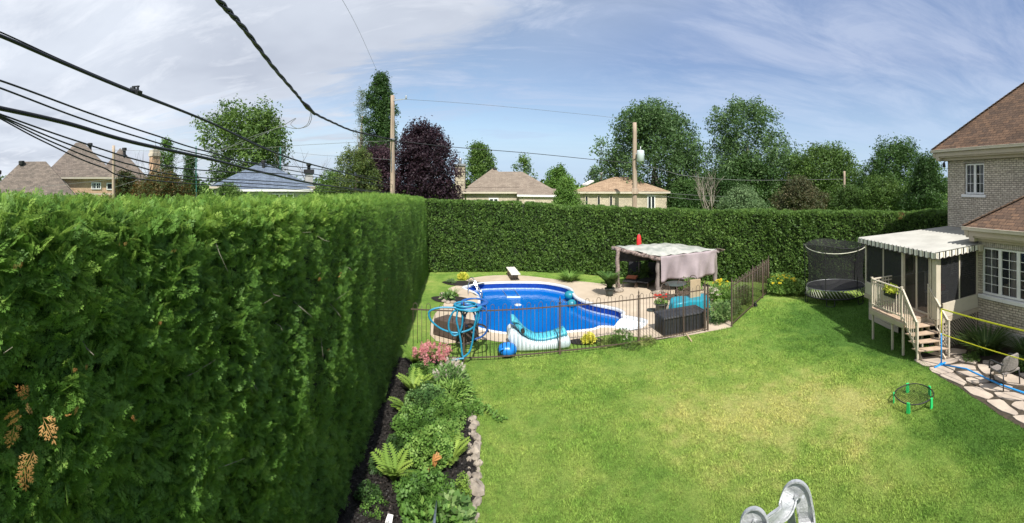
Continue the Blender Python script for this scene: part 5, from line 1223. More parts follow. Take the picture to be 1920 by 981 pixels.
# black storage box
A_, ang_ = Vector((4.66, 11.98, .0)), .09
sb = empty('storage_box', 'long black ribbed garden storage box with flat lid behind the fence', 'storage box', A_, ang_)
mb = MB(); mb.b2((0, 0, .02), (1.55, .72, .54))
for i in range(24): mb.b2((.03+i*.064, -.012, .06), (.06+i*.064, 0.0, .52))
for i in range(9): mb.b2((-.012, .05+i*.075, .06), (.0, .085+i*.075, .52))
mb.build('body', M['black'], sb, rel=False)
mb = MB(); mb.add([(-.03, -.04, .545), (1.58, -.04, .545), (1.58, .75, .545), (-.03, .75, .545), (-.01, -.02, .60), (1.56, -.02, .60), (1.56, .73, .62), (-.01, .73, .62)], [(0, 3, 2, 1), (4, 5, 6, 7), (0, 1, 5, 4), (1, 2, 6, 5), (2, 3, 7, 6), (3, 0, 4, 7)]); mb.build('lid', M['black'], sb, bevel=.012, rel=False)
# turquoise tarpaulin over a low table
tp = empty('tarpaulin', 'bright turquoise tarpaulin draped over low furniture behind the black box', 'tarpaulin', at(1300, 605))
c = at(1303, 600)+Vector((0, .45, 0)); rows = []; rx, ry = .78, .42; N_ = 64
for j, (s_, z) in enumerate(((.80, .66), (.96, .65), (1.0, .60), (1.03, .40), (1.07, .20), (1.10, .03))):
    row = []
    for k in range(N_):
        a = 2*pi*k/N_; ca, sa = cos(a), sin(a); q = (abs(ca)**4+abs(sa)**4)**(-.25); fold = 1+(.045*sin(a*9)+.035*sin(a*17+1))*(j/5.0); row.append(c+Vector((ca*q*rx*s_*fold+.06*sa*q, sa*q*ry*s_*fold+.1*ca*q, z+.03*sin(a*3+1)*(j < 3))))
    rows.append(row)
mb = MB(); mb.grid([[c+Vector((0, 0, .64))]*N_]+rows, close=True); mb.build('cloth', M['teal'], tp, weld=True)
mb = MB(); mb.tube([c+Vector((-.75, -.1, .3)), c+Vector((0, -.47, .27)), c+Vector((.8, -.1, .3))], .008, 5); mb.build('cord', M['teal'], tp)
# tan board standing by the gate
mb = MB(); p0, p1_ = at(1305, 598)+Vector((0, .5, 0)), at(1325, 598)+Vector((0, .5, 0)); mb.bar(p0.lerp(p1_, .5), p0.lerp(p1_, .5)+Vector((0, 0, 1.30)), .42, .05, up=(0, 1, 0)); 
tag(mb.build('upright_board', M['tan_board'], bevel=.01), 'upright tan board standing beside the gate post', 'board')

# potted plants
def pot(name, label, cat, base, r, h, mt='pot'):
    o_ = empty(name, label, cat, base); m_ = MB(); m_.lathe([(r*.72, .01), (r*.80, h*.5), (r*.95, h*.93), (r*1.05, h*.93), (r*1.05, h), (r*.9, h), (r*.86, h-.04)], base, 18); m_.build('pot', M[mt], o_); return o_
M['lf_palm'] = leafmat('palm_leaf', (.02, .05, .012), (.06, .13, .025), (.16, .26, .06))
M['fl_red'] = leafmat('red_petal', (.45, .01, .012), (.75, .02, .015), (.85, .06, .04), .2)
M['fl_yellow'] = leafmat('yellow_petal', (.62, .40, .01), (.80, .62, .02), (.85, .75, .10), .2)
M['fl_pink'] = leafmat('pink_petal', (.45, .12, .14), (.68, .24, .27), (.80, .44, .44), .25)
M['fl_pale'] = leafmat('pale_petal', (.45, .40, .30), (.62, .56, .46), (.78, .72, .66), .25)
M['fl_gold'] = leafmat('golden_leaf', (.35, .36, .02), (.62, .58, .04), (.78, .72, .12), .25)
M['lf_fresh'] = leafmat('fresh_leaf', (.040, .100, .018), (.115, .235, .042), (.28, .42, .10))
M['lf_hosta'] = leafmat('hosta_leaf', (.04, .10, .03), (.12, .23, .06), (.38, .48, .20))
M['lf_fern'] = leafmat('fern_leaf', (.05, .11, .015), (.14, .25, .035), (.30, .42, .08))
M['lf_grass'] = leafmat('blade_leaf', (.02, .05, .012), (.07, .13, .03), (.22, .30, .09))
B1 = blade(.035, .7, 4); BS = blade(.02, .45, 4); BW_ = blade(.10, .55, 3)
def tuft(fo, c, n, L, spread=.9, T=None, tint=.5, rg=RNG, r0=.05, up=1.0):
    a = rg.uniform(0, 6.283, n); P = np.array(c)+np.c_[np.cos(a)*r0*rg.random(n), np.sin(a)*r0*rg.random(n), np.zeros(n)]
    yd = np.c_[np.cos(a)*spread*rg.uniform(.3, 1, n), np.sin(a)*spread*rg.uniform(.3, 1, n), np.full(n, up)]; nh = np.c_[-np.cos(a), -np.sin(a), np.full(n, .9)]
    fo.put(B1 if T is None else T, P, yd, nh, L*rg.uniform(.6, 1.1, n), tint+rg.normal(0, .18, n))
def mound(fo, c, r, h, n, ls, T=None, tint=.5, rg=RNG, flat=.5):
    d = rdir(n); d[:, 2] = np.abs(d[:, 2]); rad = (.55+.48*rg.random(n)**.5)[:, None]; P = np.array(c)+d*rad*[r, r, h]; P = P+.12*r*wob(P, 5/r)[:, None]*d
    fo.put(LEAF_C if T is None else T, P, d+rdir(n)*.7+[0, 0, -.1], d*.8+rdir(n)*.5+[0, 0, flat], ls*rg.uniform(.6, 1.3, n), tint+rg.normal(0, .15, n)+.12*wob(P, 6))
def plant(name, label, base, cat='plant', group=None): return empty(name, label, cat, base, 0, group)
o_ = pot('potted_palm', 'potted palm in a dark round pot beside the left gazebo post', 'potted plant', at(1143, 555), .21, .34)
fo = Fol(); c = at(1143, 555)+Vector((0, 0, .32)); tuft(fo, c, 44, .78, .5, FERN, .5); tuft(fo, c, 40, .7, .75, B1, .45); fo.build('fronds', M['lf_palm'], o_)
o_ = pot('potted_geranium', 'red geraniums in a dark tub on the pool deck', 'potted plant', at(1240, 587), .24, .36)
c = at(1240, 587)+Vector((0, 0, .38)); fo = Fol(); mound(fo, c, .27, .16, 130, .07, None, .55); fo.build('foliage', M['lf_fresh'], o_)
fo = Fol()
for k in range(15):
    a = RNG.uniform(0, 6.28); q = c+Vector((cos(a)*RNG.uniform(.02, .28), sin(a)*RNG.uniform(.02, .2), RNG.uniform(.12, .28))); mound(fo, q, .06, .05, 26, .04, None, .5)
fo.build('blossom', M['fl_red'], o_)
tub = empty('plant_stand', 'small dark flat saucer on the deck left of the geranium tub', 'saucer', at(1222, 576)); mb = MB(); mb.lathe([(.16, .01), (.2, .03), (.2, .05), (.17, .045)], at(1222, 583), 16); mb.build('dish', M['pot'], tub)

# ------------------------------------------------------------------ gazebo
gz = empty('gazebo', 'rustic pole gazebo with bleached cloth roof and hanging lilac curtain', 'gazebo', at(1234, 551))
pN, pL, pR, pB = atd(1234, 17.95), atd(1158, 18.3), atd(1341, 18.9), atd(1262, 21.2)
cN, cL, cR, cB = aty(1233, 483, 17.85), aty(1153, 464, 18.5), aty(1343, 470, 18.9), aty(1258, 457, 21.0)
for p, c, mt, r_ in ((pN, cN, 'old_wood', .11), (pL, cL, 'old_bark_wood', .10), (pR, cR, 'old_wood', .10), (pB, cB, 'old_wood', .09)):
    m_ = MB(); k = 9; m_.tube([Vector((p.x+.02*sin(i*1.7), p.y, (c.z-.03)*i/k)) for i in range(k+1)], [r_*(1.12-.03*i+.05*sin(i*2.3)) for i in range(k+1)], 9); m_.build('post', M[mt], gz)
for p in (pN, pL):
    m_ = MB(); m_.ell(p+Vector((.02, -.05, .07)), (.24, .22, .12), 10, 6, .12); m_.ell(p+Vector((-.16, .0, .05)), (.14, .14, .08), 9, 5, .12); m_.build('footing_stone', M['rock'], gz)
up = Vector((0, 0, 1))
for a, b, r_, mt in ((cL, cN, .085, 'old_bark_wood'), (cN, cR, .06, 'old_wood'), (cR, cB, .05, 'old_wood'), (cB, cL, .05, 'old_wood')):
    m_ = MB(); d = (b-a).normalized(); k = 10; m_.tube([a.lerp(b, i/k)+d*(-.15 if i == 0 else .15 if i == k else 0)+Vector((0, 0, .02*sin(i*1.9)-.05)) for i in range(k+1)], [r_*(1+.22*sin(i*2.9)) for i in range(k+1)], 8); m_.build('beam', M[mt], gz)
m_ = MB()
for i in range(26):
    t_ = i/25; p = cL.lerp(cN, t_)+Vector((random.uniform(-.05, .05), random.uniform(-.08, .02), random.uniform(-.06, .07))); m_.tube([p, p+Vector((random.uniform(-.22, .05), random.uniform(-.22, -.05), random.uniform(-.06, .04)))], [.022, .01], 5)
m_.build('twig_fringe', M['old_bark_wood'], gz); m_ = MB()
for i in range(7): m_.tube([cR+Vector((0, 0, .03*i-.08)), cR+Vector((.28+.05*random.random(), -.05*i, .02*i-.06))], [.02, .01], 5)
m_.build('twig_fringe', M['old_bark_wood'], gz)
rows = []; n_ = 14
for i in range(n_+1):
    row = []
    for j in range(n_+1):
        a = cL.lerp(cN, i/n_); b = cB.lerp(cR, i/n_); p = a.lerp(b, j/n_); t_ = sin(pi*i/n_)*sin(pi*j/n_)
        row.append(p+up*(.05+.05*sin(i*1.7+j*.9)*t_+.10*t_+.03*sin(j*2.2+i)))
    rows.append(row)
m_ = MB(); m_.grid(rows); m_.build('roof_cloth', M['roof_cloth'], gz, solid=.012)
def drape(name, a, b, drop, n, mt, amp=.05, seed=1, sag=.04, parent=gz, back=0):
    d = (b-a).normalized(); nr = Vector((d.y, -d.x, 0)); rr_ = random.Random(seed); ph = [rr_.uniform(0, 6) for _ in range(6)]; rows = []
    for j in range(13):
        v = j/12; row = []
        for i in range(n+1):
            u = i/n; f_ = amp*(.25+v*.9)*(sin(u*9+ph[0]+v*1.4)+.6*sin(u*21+ph[1]-v*2.2)+.35*sin(u*37+ph[2]+v*3)); z = -drop*v*(1+.05*sin(u*6+ph[3])-.06*u)
            if j == 0: f_ *= .2; z += -sag*abs(sin(u*pi*5))*.3
            row.append(a.lerp(b, u)+nr*(.06+f_)+up*z)
        rows.append(row)
    m_ = MB(); m_.grid(rows); return m_.build(name, M[mt], parent, solid=.008)
drape('curtain', cN+Vector((.10, -.05, .06)), cR+Vector((-.02, -.05, .06)), 1.16, 110, 'canvas', .11, 3)
drape('shade_cloth', cL+Vector((.2, .35, .0)), cB+Vector((0, -.1, .0)), .72, 50, 'canvas_dk', .04, 5)
drape('shade_cloth', cB+Vector((.1, -.1, 0)), cR+Vector((-.1, .1, .0)), .70, 50, 'canvas_dk', .04, 6)
# furled red parasol behind it
pz_ = empty('parasol', 'furled red parasol sticking up behind the gazebo roof', 'parasol', atd(1198, 19.9)); b_ = atd(1198, 19.9); zt_ = aty(1198, 440, 19.9).z
mb = MB(); mb.tube([b_, b_+up*(zt_+.05)], .025, 7); mb.ell(b_+up*.06, (.22, .22, .06)); mb.build('pole', M['old_wood'], pz_)
mb = MB(); mb.lathe([(.04, zt_-1.1), (.11, zt_-.9), (.125, zt_-.55), (.115, zt_-.22), (.07, zt_-.02), (.03, zt_)], b_, 12); mb.build('canopy', M['red'], pz_)
# loungers under the roof
def lounger(label, base, rz, cushion=False):
    l = empty('patio_lounger', label, 'lounger', base, rz, 'dark loungers under the gazebo')
    m_ = MB(); m_.box((0, 0, .30), (.62, 1.2, .04)); m_.build('seat', M['dark'], l, bevel=.01, rel=False)
    m_ = MB(); m_.bar((0, .6, .32), (0, 1.0, .95), .62, .035, up=(1, 0, 0)); m_.build('backrest', M['canvas_dk'], l, bevel=.01, rel=False) if 0 else None
    m_ = MB(); m_.add([(-.31, .58, .31), (.31, .58, .31), (.31, .92, .95), (-.31, .92, .95)], [(0, 1, 2, 3)]); m_.build('backrest', M['dark'], l, solid=.04, rel=False)
    for x in (-.28, .28):
        for y in (-.5, .5): m_ = MB(); m_.bar((x, y, 0), (x, y, .28), .035); m_.build('leg', M['iron'], l, rel=False)
    if cushion: m_ = MB(); m_.box((0, .1, .37), (.5, .5, .09)); m_.build('cushion', M['orange'], l, bevel=.03, rel=False)
    return l
lounger('dark patio lounger with an orange cushion inside the gazebo at left', atd(1184, 19.4), -.5, True); lounger('dark patio lounger with raised back near the front gazebo post', atd(1213, 19.3), -.75)
mb = MB(); 
# wrought iron chairs and table under the curtain
def iron_chair(label, base, rz):
    l = empty('patio_chair', label, 'chair', base, rz, 'wrought iron chairs beneath the gazebo curtain')
    m_ = MB()
    for y in np.linspace(-.22, .22, 9): m_.bar((-.23, y, .42), (.23, y, .42), .012)
    m_.tube([(.25*cos(a), .25*sin(a), .42) for a in [2*pi*i/16 for i in range(16)]], .014, 6, closed=True); m_.build('seat', M['iron'], l, rel=False)
    m_ = MB(); m_.tube(smooth_pts([(-.24, .22, .42), (-.25, .28, .75), (-.12, .32, .93), (.12, .32, .93), (.25, .28, .75), (.24, .22, .42)], 5), .014, 6)
    for x in (-.16, -.08, 0, .08, .16): m_.bar((x, .23, .42), (x, .31, .88), .012)
    m_.build('backrest', M['iron'], l, rel=False)
    for s_ in (-1, 1):
        m_ = MB(); m_.tube(smooth_pts([(s_*.25, .26, .66), (s_*.30, .0, .68), (s_*.29, -.22, .64), (s_*.26, -.2, .42)], 4), .013, 6); m_.build('armrest', M['iron'], l, rel=False)
        for y in (-.2, .2): m_ = MB(); m_.tube([(s_*.22, y, .42), (s_*.26, y*1.2, 0)], .013, 6); m_.build('leg', M['iron'], l, rel=False)
    return l
iron_chair('wrought iron patio chair nearest the front gazebo post', at(1258, 580), .5); iron_chair('wrought iron patio chair in the middle below the curtain', at(1284, 573)+Vector((.1, .3, 0)), -.4); iron_chair('wrought iron patio chair at the right below the curtain', at(1300, 574)+Vector((.2, .9, 0)), -1.2)
tb = empty('patio_table', 'round dark patio table among the wrought iron chairs', 'table', at(1268, 568)+Vector((.1, .3, 0))); c = wloc(tb); mb = MB(); mb.lathe([(.02, .68), (.45, .68), (.46, .70), (.45, .715), (.02, .715)], c, 22); mb.build('table_top', M['pot'], tb); mb = MB(); mb.lathe([(.22, .0), (.2, .03), (.03, .06), (.03, .68)], c, 10); mb.build('pedestal', M['iron'], tb)

# ------------------------------------------------------------------ trampoline
TC = atd(1567, 17.0); tr = empty('trampoline', 'round black netted trampoline with pale rods beside the porch', 'trampoline', TC)
td = Vector((TC.x, TC.y, 0)).normalized(); ts = Vector((td.y, -td.x, 0)); RX, RY, MZ = 1.22, 1.02, .62
def tpt(a, kx, z, ky=None): return TC+ts*(RX*kx*cos(a))+td*(RY*(ky or kx)*sin(a))+up*z
n_ = 40; An = [2*pi*i/n_ for i in range(n_)]
mb = MB(); mb.add([tpt(a, .96, MZ) for a in An], [tuple(range(n_))]); mb.build('mat', mat('black_mat', (.022, .022, .026), (.03, .03, .034), 30, .75), tr, solid=.012)
mb = MB(); mb.tube([tpt(a, .985, MZ) for a in An], .018, 6, closed=True); mb.build('mat_edge', M['steel'], tr)
mb = MB(); mb.tube([tpt(a, 1.04, .30) for a in An], .028, 7, closed=True); mb.build('frame_ring', M['vent'], tr)
mb = MB()
for i in range(56): a = 2*pi*i/56; mb.tube([tpt(a, .99, MZ-.02), tpt(a+.17, 1.03, .31)], .012, 5)
mb.build('flex_rods', M['rod'], tr)
for k in range(6):
    a = 2*pi*(k+.35)/6; mb = MB(); mb.tube(smooth_pts([tpt(a-.12, 1.03, .30), tpt(a-.12, 1.06, .06), tpt(a, 1.06, .02), tpt(a+.12, 1.06, .06), tpt(a+.12, 1.03, .30)], 4), .02, 6); mb.build('leg', M['vent'], tr)
mb = MB(); rows = []
for z, k in ((MZ, 1.0), (.95, .93), (1.3, .90), (1.7, .92), (2.05, .97), (2.33, 1.06)): rows.append([tpt(a, k+.03*abs(cos(3*a))*(z > 1), z+.06*cos(3*a)*(z > 2.2)) for a in An])
mb.grid(rows, close=True); mb.build('safety_net', M['net'], tr)
mb = MB(); mb.tube([r for r in rows[-1]], .011, 5, closed=True); mb.build('top_rope', M['vent'], tr)
mb = MB(); a_ = [pi*(1.04+.9*i/14) for i in range(15)]; mb.tube([tpt(a, 1.04, 2.28-.20*sin(pi*i/14)) for i, a in enumerate(a_)], .016, 5); mb.build('top_strap', M['rod'], tr)
for k in range(6):
    a = 2*pi*(k+.2)/6; mb = MB(); mb.tube(smooth_pts([tpt(a, 1.03, .32), tpt(a, 1.05, 1.0), tpt(a, 1.06, 1.7), tpt(a, 1.10, 2.36)], 5), .017, 6); mb.build('net_pole', M['vent'], tr)

# ------------------------------------------------------------------ on the lawn and path
sp = empty('bounce_net_game', 'small round black game net on bright green legs standing on the lawn', 'game net', at(1714, 754)); SCN = atd(1714, 9.0)
mb = MB(); mb.tube([SCN+Vector((.43*cos(a), .43*sin(a), .20+.012*sin(3*a))) for a in An], .013, 7, closed=True); mb.build('rim', M['vent'], sp)
mb = MB()
for i in range(-8, 9):
    x = i*.05; h_ = math.sqrt(max(0, .42**2-x*x)); mb.bar(SCN+Vector((x, -h_, .185)), SCN+Vector((x, h_, .185)), .0035); mb.bar(SCN+Vector((-h_, x, .186)), SCN+Vector((h_, x, .186)), .0035)
mb.build('net', M['vent'], sp)
for k in range(5):
    a = radians(72*k+20-90-20); q = SCN+Vector((.43*cos(a), .43*sin(a), 0)); t_ = Vector((-sin(a), cos(a), 0)); m_ = MB(); m_.add([q-t_*.045, q+t_*.045, q+t_*.035+up*.23, q-t_*.035+up*.23]+[p+Vector((cos(a), sin(a), 0))*.03 for p in (q-t_*.045, q+t_*.045, q+t_*.035+up*.23, q-t_*.035+up*.23)], [(0, 1, 2, 3), (7, 6, 5, 4), (0, 4, 5, 1), (1, 5, 6, 2), (2, 6, 7, 3), (3, 7, 4, 0)]); m_.build('leg', M['green'], sp, bevel=.006)
# badminton net
bn = empty('badminton_net', 'portable net of two yellow bands on a blue and yellow pole by the stair', 'sports net', at(1765, 686)); N0 = at(1765, 686); N1 = at(1920, 742); Nd = (N1-N0); N2 = N0+Nd*1.35
for p, nm in ((N0, 0), (N2, 1)):
    mb = MB(); mb.tube([p+up*.03, p+up*.86], .020, 8); mb.build('pole', M['net_blue'], bn); mb = MB(); mb.tube([p+up*.86, p+up*1.52], .017, 8); mb.build('pole_top', M['yellow'], bn); mb = MB(); mb.ell(p+up*1.54, (.03, .03, .035), 8, 6); mb.build('pole_cap', M['vent'], bn)
    t_ = Vector((-Nd.y, Nd.x, 0)).normalized(); mb = MB(); mb.box(p+up*.035-t_*.0, (.10, .10, .07)); mb.bar(p+t_*.16+up*.03, p-t_*.26+up*.03, .05, .05); mb.build('foot', M['net_blue'], bn, bevel=.01)
mb = MB(); J = N0.lerp(N2, .25)+up*.17; mb.tube([N0+up*.04, J, N0.lerp(N2, .55)+up*.08, N2+up*.04], .022, 7); mb.build('base_bar', M['net_blue'], bn)
for z0_, z1_, w_ in ((1.50, 1.46, .036), (.84, .80, .022)):
    mb = MB(); mb.bar(N0+up*z0_, N2+up*z1_, .008, w_); mb.build('band', M['yellow'], bn)
# wicker chair
wc = empty('wicker_chair', 'grey wicker armchair on dark legs standing on the flagstones', 'chair', at(1884, 722), -1.9 if 0 else radians(-118))
mb = MB(); rows = []
for j in range(9):
    v = j/8; rows.append([(-.05+.05*v+.30*(1-abs(u)**2.2)*.0+(-.0), .27*u*(1-.12*v*v), .42+.40*v*math.sqrt(max(0, 1-abs(u)**4.0*.40))) for u in [i/8-1 for i in range(17)]])
rows = [[Vector((.25+.06*(j/8)-.10*(abs(i/8-1))**2, p[1], p[2])) for i, p in enumerate(r)] for j, r in enumerate(rows)]
mb.grid(rows); mb.build('backrest', M['wicker'], wc, solid=.03, rel=False)
mb = MB(); mb.box((0.0, 0, .40), (.50, .52, .05)); mb.box((-.23, 0, .34), (.03, .50, .10)); mb.build('seat', M['wicker'], wc, bevel=.015, rel=False)
for s_ in (-1, 1):
    mb = MB(); mb.tube(smooth_pts([(.24, s_*.26, .62), (.05, s_*.29, .63), (-.2, s_*.29, .60), (-.25, s_*.27, .40)], 4), .022, 7); mb.build('armrest', M['black'], wc, rel=False)
    for x in (-.23, .23): mb = MB(); mb.tube([(x, s_*.24, .40), (x*1.08, s_*.26, .0)], .016, 7); mb.build('leg', M['black'], wc, rel=False)
# chair with red cushion inside the porch
pc = empty('porch_chair', 'pale chair with a red cushion seen dimly through the porch screen', 'chair', hw(.95, 1.0, FZ-.02), HR+pi)
mb = MB(); mb.box((0, 0, .42), (.55, .55, .08)); mb.build('seat', M['white'], pc, bevel=.02, rel=False); mb = MB(); mb.box((0, -.27, .75), (.55, .06, .6)); mb.build('backrest', M['white'], pc, bevel=.03, rel=False); mb = MB(); mb.box((0, .05, .55), (.42, .35, .20)); mb.build('cushion', M['red'], pc, bevel=.05, rel=False)
for x in (-.24, .24):
    for y in (-.24, .24): mb = MB(); mb.bar((x, y, 0), (x, y, .38), .04); mb.build('leg', M['white'], pc, rel=False)
# flower box on the deck rail
fb = empty('flower_box', 'dark planter of lime green leaves hanging on the deck railing', 'planter', hw(-.80, 1.05, 1.55), HR)
mb = MB(); mb.b2((-.10, -.26, -.02), (.08, .26, .14)); mb.build('box', M['vent'], fb, bevel=.015, rel=False)
fo = Fol(); q = hw(-.80, 1.05, 1.70); 
for k in (-.16, 0, .16): mound(fo, q+Vector((.28*k, .96*k, 0)), .17, .13, 60, .09, None, .5)
tuft(fo, q, 24, .22, .9, B1, .8); fo.build('foliage', M['fl_gold'], fb) ; M['fl_gold'].node_tree.nodes['Color Ramp'].color_ramp.elements[0].color = (.10, .22, .02, 1); M['fl_gold'].node_tree.nodes['Color Ramp'].color_ramp.elements[1].color = (.34, .44, .03, 1)

# ------------------------------------------------------------------ garden plants away from the bed
def grass_clump(label, base, n, L, tint=.5, spread=.8, mt='lf_grass', cat='ornamental grass', r0=.12, group=None):
    o_ = plant('ornamental_grass', label, base, cat, group); fo = Fol(); tuft(fo, base, n, L, spread, BS, tint, r0=r0); fo.build('blades', M[mt], o_); return o_
grass_clump('tall dark ornamental grass clump against the brick wall beside the porch lattice', at(1848, 662), 520, 1.0, .42, .75, r0=.26)
grass_clump('small ornamental grass clump by the basement window', at(1925, 668), 220, .7, .45, .8, r0=.2)
grass_clump('arching green grass clump on the far grass edge beyond the pool', at(1068, 527), 420, .75, .55, .95, 'lf_fresh', r0=.25)
grass_clump('spiky young plant in the kidney bed left of the pool', at(849, 556), 90, .55, .4, .6, 'lf_fresh', r0=.1)
def bushy(name, label, base, r, h, n, ls, mt, tint=.5, cat='shrub', fl=None, nf=0, fz=.9, T=None, fr=.06, group=None, fn=14, fls=.045):
    o_ = plant(name, label, base, cat, group); fo = Fol(); mound(fo, base+up*(h*.25), r, h*.78, n, ls, T, tint); mound(fo, base+up*(h*.1), r*.7, h*.5, n//3, ls, T, tint-.1); fo.build('foliage', M[mt], o_)
    if fl:
        fo = Fol()
        for k in range(nf):
            a = RNG.uniform(0, 6.28); e = RNG.random()**.5; q = base+Vector((cos(a)*r*e, sin(a)*r*e, h*.25+h*.78*math.sqrt(1-(.9*e)**2)*fz)); mound(fo, q, fr, fr*.8, fn, fls, None, .5)
        fo.build('blossom', M[fl], o_)
    return o_
bushy('golden_shrub', 'small bright yellow shrub at the far left edge of the deck', at(868, 524), .30, .32, 240, .07, 'fl_gold', .85)
bushy('golden_shrub', 'bright yellow plant in dark mulch behind the fence near the lounger', at(1104, 644), .22, .28, 260, .07, 'fl_gold', .95)
bushy('border_plant', 'grey green plant beside mulch at the far left of the deck', at(845, 531), .25, .18, 140, .07, 'lf_willow', .5)
bushy('hosta', 'low leafy hosta in the kidney bed left of the pool', at(838, 562), .28, .22, 70, .16, 'lf_hosta', .35, T=LEAF1)
bushy('border_plant', 'loose plant with tiny white flowers behind the fence near the pool step', at(1165, 643), .38, .38, 420, .045, 'lf_fresh', .35, fl='fl_pale', nf=26, fr=.02, fn=4, fls=.03)
bushy('border_plant', 'yellowish weedy plant at the fence foot left of the black box', at(1212, 645), .30, .20, 260, .04, 'lf_mix', .7)
bushy('border_plant', 'weedy green tuft at the fence foot right of the yellow plant', at(1140, 647), .35, .20, 260, .04, 'lf_mix', .65)
bushy('border_plant', 'small ground cover plant under the fence between the two posts', at(1185, 652), .34, .12, 240, .035, 'lf_mix', .5)
for lab, px, py, rx, ry in (('mulch round the yellow plant', 1098, 641, .55, .25), ('mulch strip', 868, 532, 1.0, .5), ('mulch kidney', 842, 562, .75, .5)):
    c = at(px, py); mb = MB(); mb.add([c+Vector((rx*cos(a)*(1+.1*sin(3*a)), ry*sin(a), .022)) for a in An], [tuple(range(n_))]); tag(mb.build('flower_bed', M['mulch']), kind='structure')
for k, (px, py) in enumerate([(829,560),(833,566),(840,569),(850,569),(829,553)]):
    mb = MB(); mb.ell(at(px, py)+up*.03, (.14, .11, .08), 8, 5, .15, k); tag(mb.build('edging_stone', M['rock']), 'small pale stone edging the kidney bed left of the pool', 'stone', 'stones round the kidney bed')
# right of the gazebo
bushy('lily_clump', 'yellow daylilies beside the right gazebo post', at(1352, 562), .42, .85, 300, .10, 'lf_fresh', .5, fl='fl_yellow', nf=26, fr=.06, T=LEAF3, cat='flowers')
bushy('lily_clump', 'tall spiky green daylily leaves behind the gate gap', at(1362, 572), .50, .70, 420, .13, 'lf_fresh', .7, T=np.array([leafq(.10, 1.3, .05, (0, 0), a) for a in (-.7, 0, .7)]), cat='flowers')
bushy('pale_flower_clump', 'pale pink flowers right behind the upright tan board', at(1336, 575), .30, .75, 200, .07, 'lf_fresh', .4, fl='fl_pale', nf=18, fr=.06, cat='flowers')
bushy('variegated_shrub', 'rounded cream and green shrub at the gate gap', at(1352, 600), .52, .62, 900, .06, 'lf_hosta', .6)
bushy('variegated_shrub', 'cream flecked green shrub behind the near end of the side fence', at(1374, 588), .36, .5, 520, .06, 'lf_hosta', .55)
bushy('leafy_shrub', 'green leafy shrub halfway along behind the side fence', at(1390, 568), .48, .7, 520, .09, 'lf_fresh', .35)
bushy('leafy_shrub', 'dark low shrub beneath the side fence by the gate gap', at(1345, 606), .30, .22, 240, .05, 'lf_dark', .5)
bushy('flowering_shrub', 'yellow flowered bush by the far end of the side fence', at(1466, 551), .68, .85, 900, .09, 'lf_fresh', .6, fl='fl_yellow', nf=30, fr=.055)
bushy('leafy_shrub', 'dark green bush right of the yellow flowered bush', at(1492, 552), .55, .6, 420, .11, 'lf_green', .6)
bushy('leafy_shrub', 'round green bush seen under the gazebo roof at the back', at(1205, 527), .8, .8, 420, .12, 'lf_green', .4)
bushy('leafy_shrub', 'green plant below the right end of the curtain', at(1296, 553), .5, .7, 300, .10, 'lf_fresh', .5)
bushy('leafy_shrub', 'low plant growing between wall and flagstones by the wicker chair', at(1905, 692), .30, .30, 200, .08, 'lf_green', .5)
bushy('leafy_shrub', 'small plant at the foot of the tall grass clump', at(1822, 676), .25, .18, 140, .06, 'lf_green', .5)

# ------------------------------------------------------------------ flower bed by the near hedge
def astilbe(label, base, r, h, mt, n, leafm='lf_fresh', hh=.18):
    o_ = plant('astilbe', label, base, 'flowers'); fo = Fol(); mound(fo, base+up*.1, r, h*.7, int(900*r), .055, None, .4); fo.build('foliage', M[leafm], o_); fo = Fol()
    for k in range(n):
        a = RNG.uniform(0, 6.28); e = RNG.random()**.5; b = np.array(base)+[cos(a)*r*e*.95, sin(a)*r*e*.95, h*(.62+.2*RNG.random()-.15*e)]; m_ = 26; t_ = RNG.random(m_); ln = np.array([cos(a)*.25*e, sin(a)*.25*e, 1])
        P = b+ln*t_[:, None]*hh+RNG.normal(0, 1, (m_, 3))*.028*(1.25-t_[:, None]); fo.put(LEAF_C, P, rdir(m_)+[0, 0, 1.], rdir(m_), .030, RNG.uniform(.2, 1, m_))
    fo.build('blossom', M[mt], o_); return o_
astilbe('pink feathery astilbe at the top of the bed by the fence', at(812, 700), .50, .74, 'fl_pink', 74)
astilbe('cream feathery astilbe in front of the pink one', at(838, 720), .42, .46, 'fl_pale', 30)
def fern(label, base, n, L, tint=.5, spread=.8, group=None, T=None):
    o_ = plant('fern', label, base, 'fern', group); fo = Fol(); tuft(fo, base, n, L, spread, FERN if T is None else T, tint, r0=.04); fo.build('fronds', M['lf_fern'], o_); return o_
fern('upright fern against the hedge left of the pink astilbe', at(782, 696), 14, .75, .45, .45)
fern('yellow-green fern mound halfway along the hedge', at(778, 745), 16, .55, .6, .5)
fern('small fern in deep shade at the hedge foot', at(764, 775), 12, .45, .4, .9)
fern('large light fern spreading over dark mulch near the hedge', at(738, 905), 16, .50, .75, .75)
fern('yellow tipped fern leaning to the stone edge', at(848, 868), 9, .48, .95, .9)
def leafy(label, base, r, h, n, ls, mt='lf_fresh', tint=.5, T=None, name='leafy_plant', cat='plant', flat=.6):
    o_ = plant(name, label, base, cat); fo = Fol(); mound(fo, base+up*(h*.2), r, h*.8, n, ls, T, tint, flat=flat); mound(fo, base+up*(h*.05), r*.8, h*.5, n//3, ls, T, tint-.12); fo.build('foliage', M[mt], o_); return o_
HST = np.array([leafq(.34, 1.0, .06)]); LNG = np.array([leafq(.13, 1.2, .05, (0, 0), a) for a in (-.5, .5)])
leafy('dark broad-leaved plant below the pink astilbe beside the hedge', at(795, 722), .42, .50, 420, .085, 'lf_fresh', .3)
leafy('long-leaved daylily clump bulging over the stone edge', at(850, 757), .42, .45, 330, .13, 'lf_fresh', .72, LNG)
leafy('pale lance-leaved clump behind the long-leaved daylily', at(842, 735), .42, .50, 280, .15, 'lf_hosta', .45, LNG)
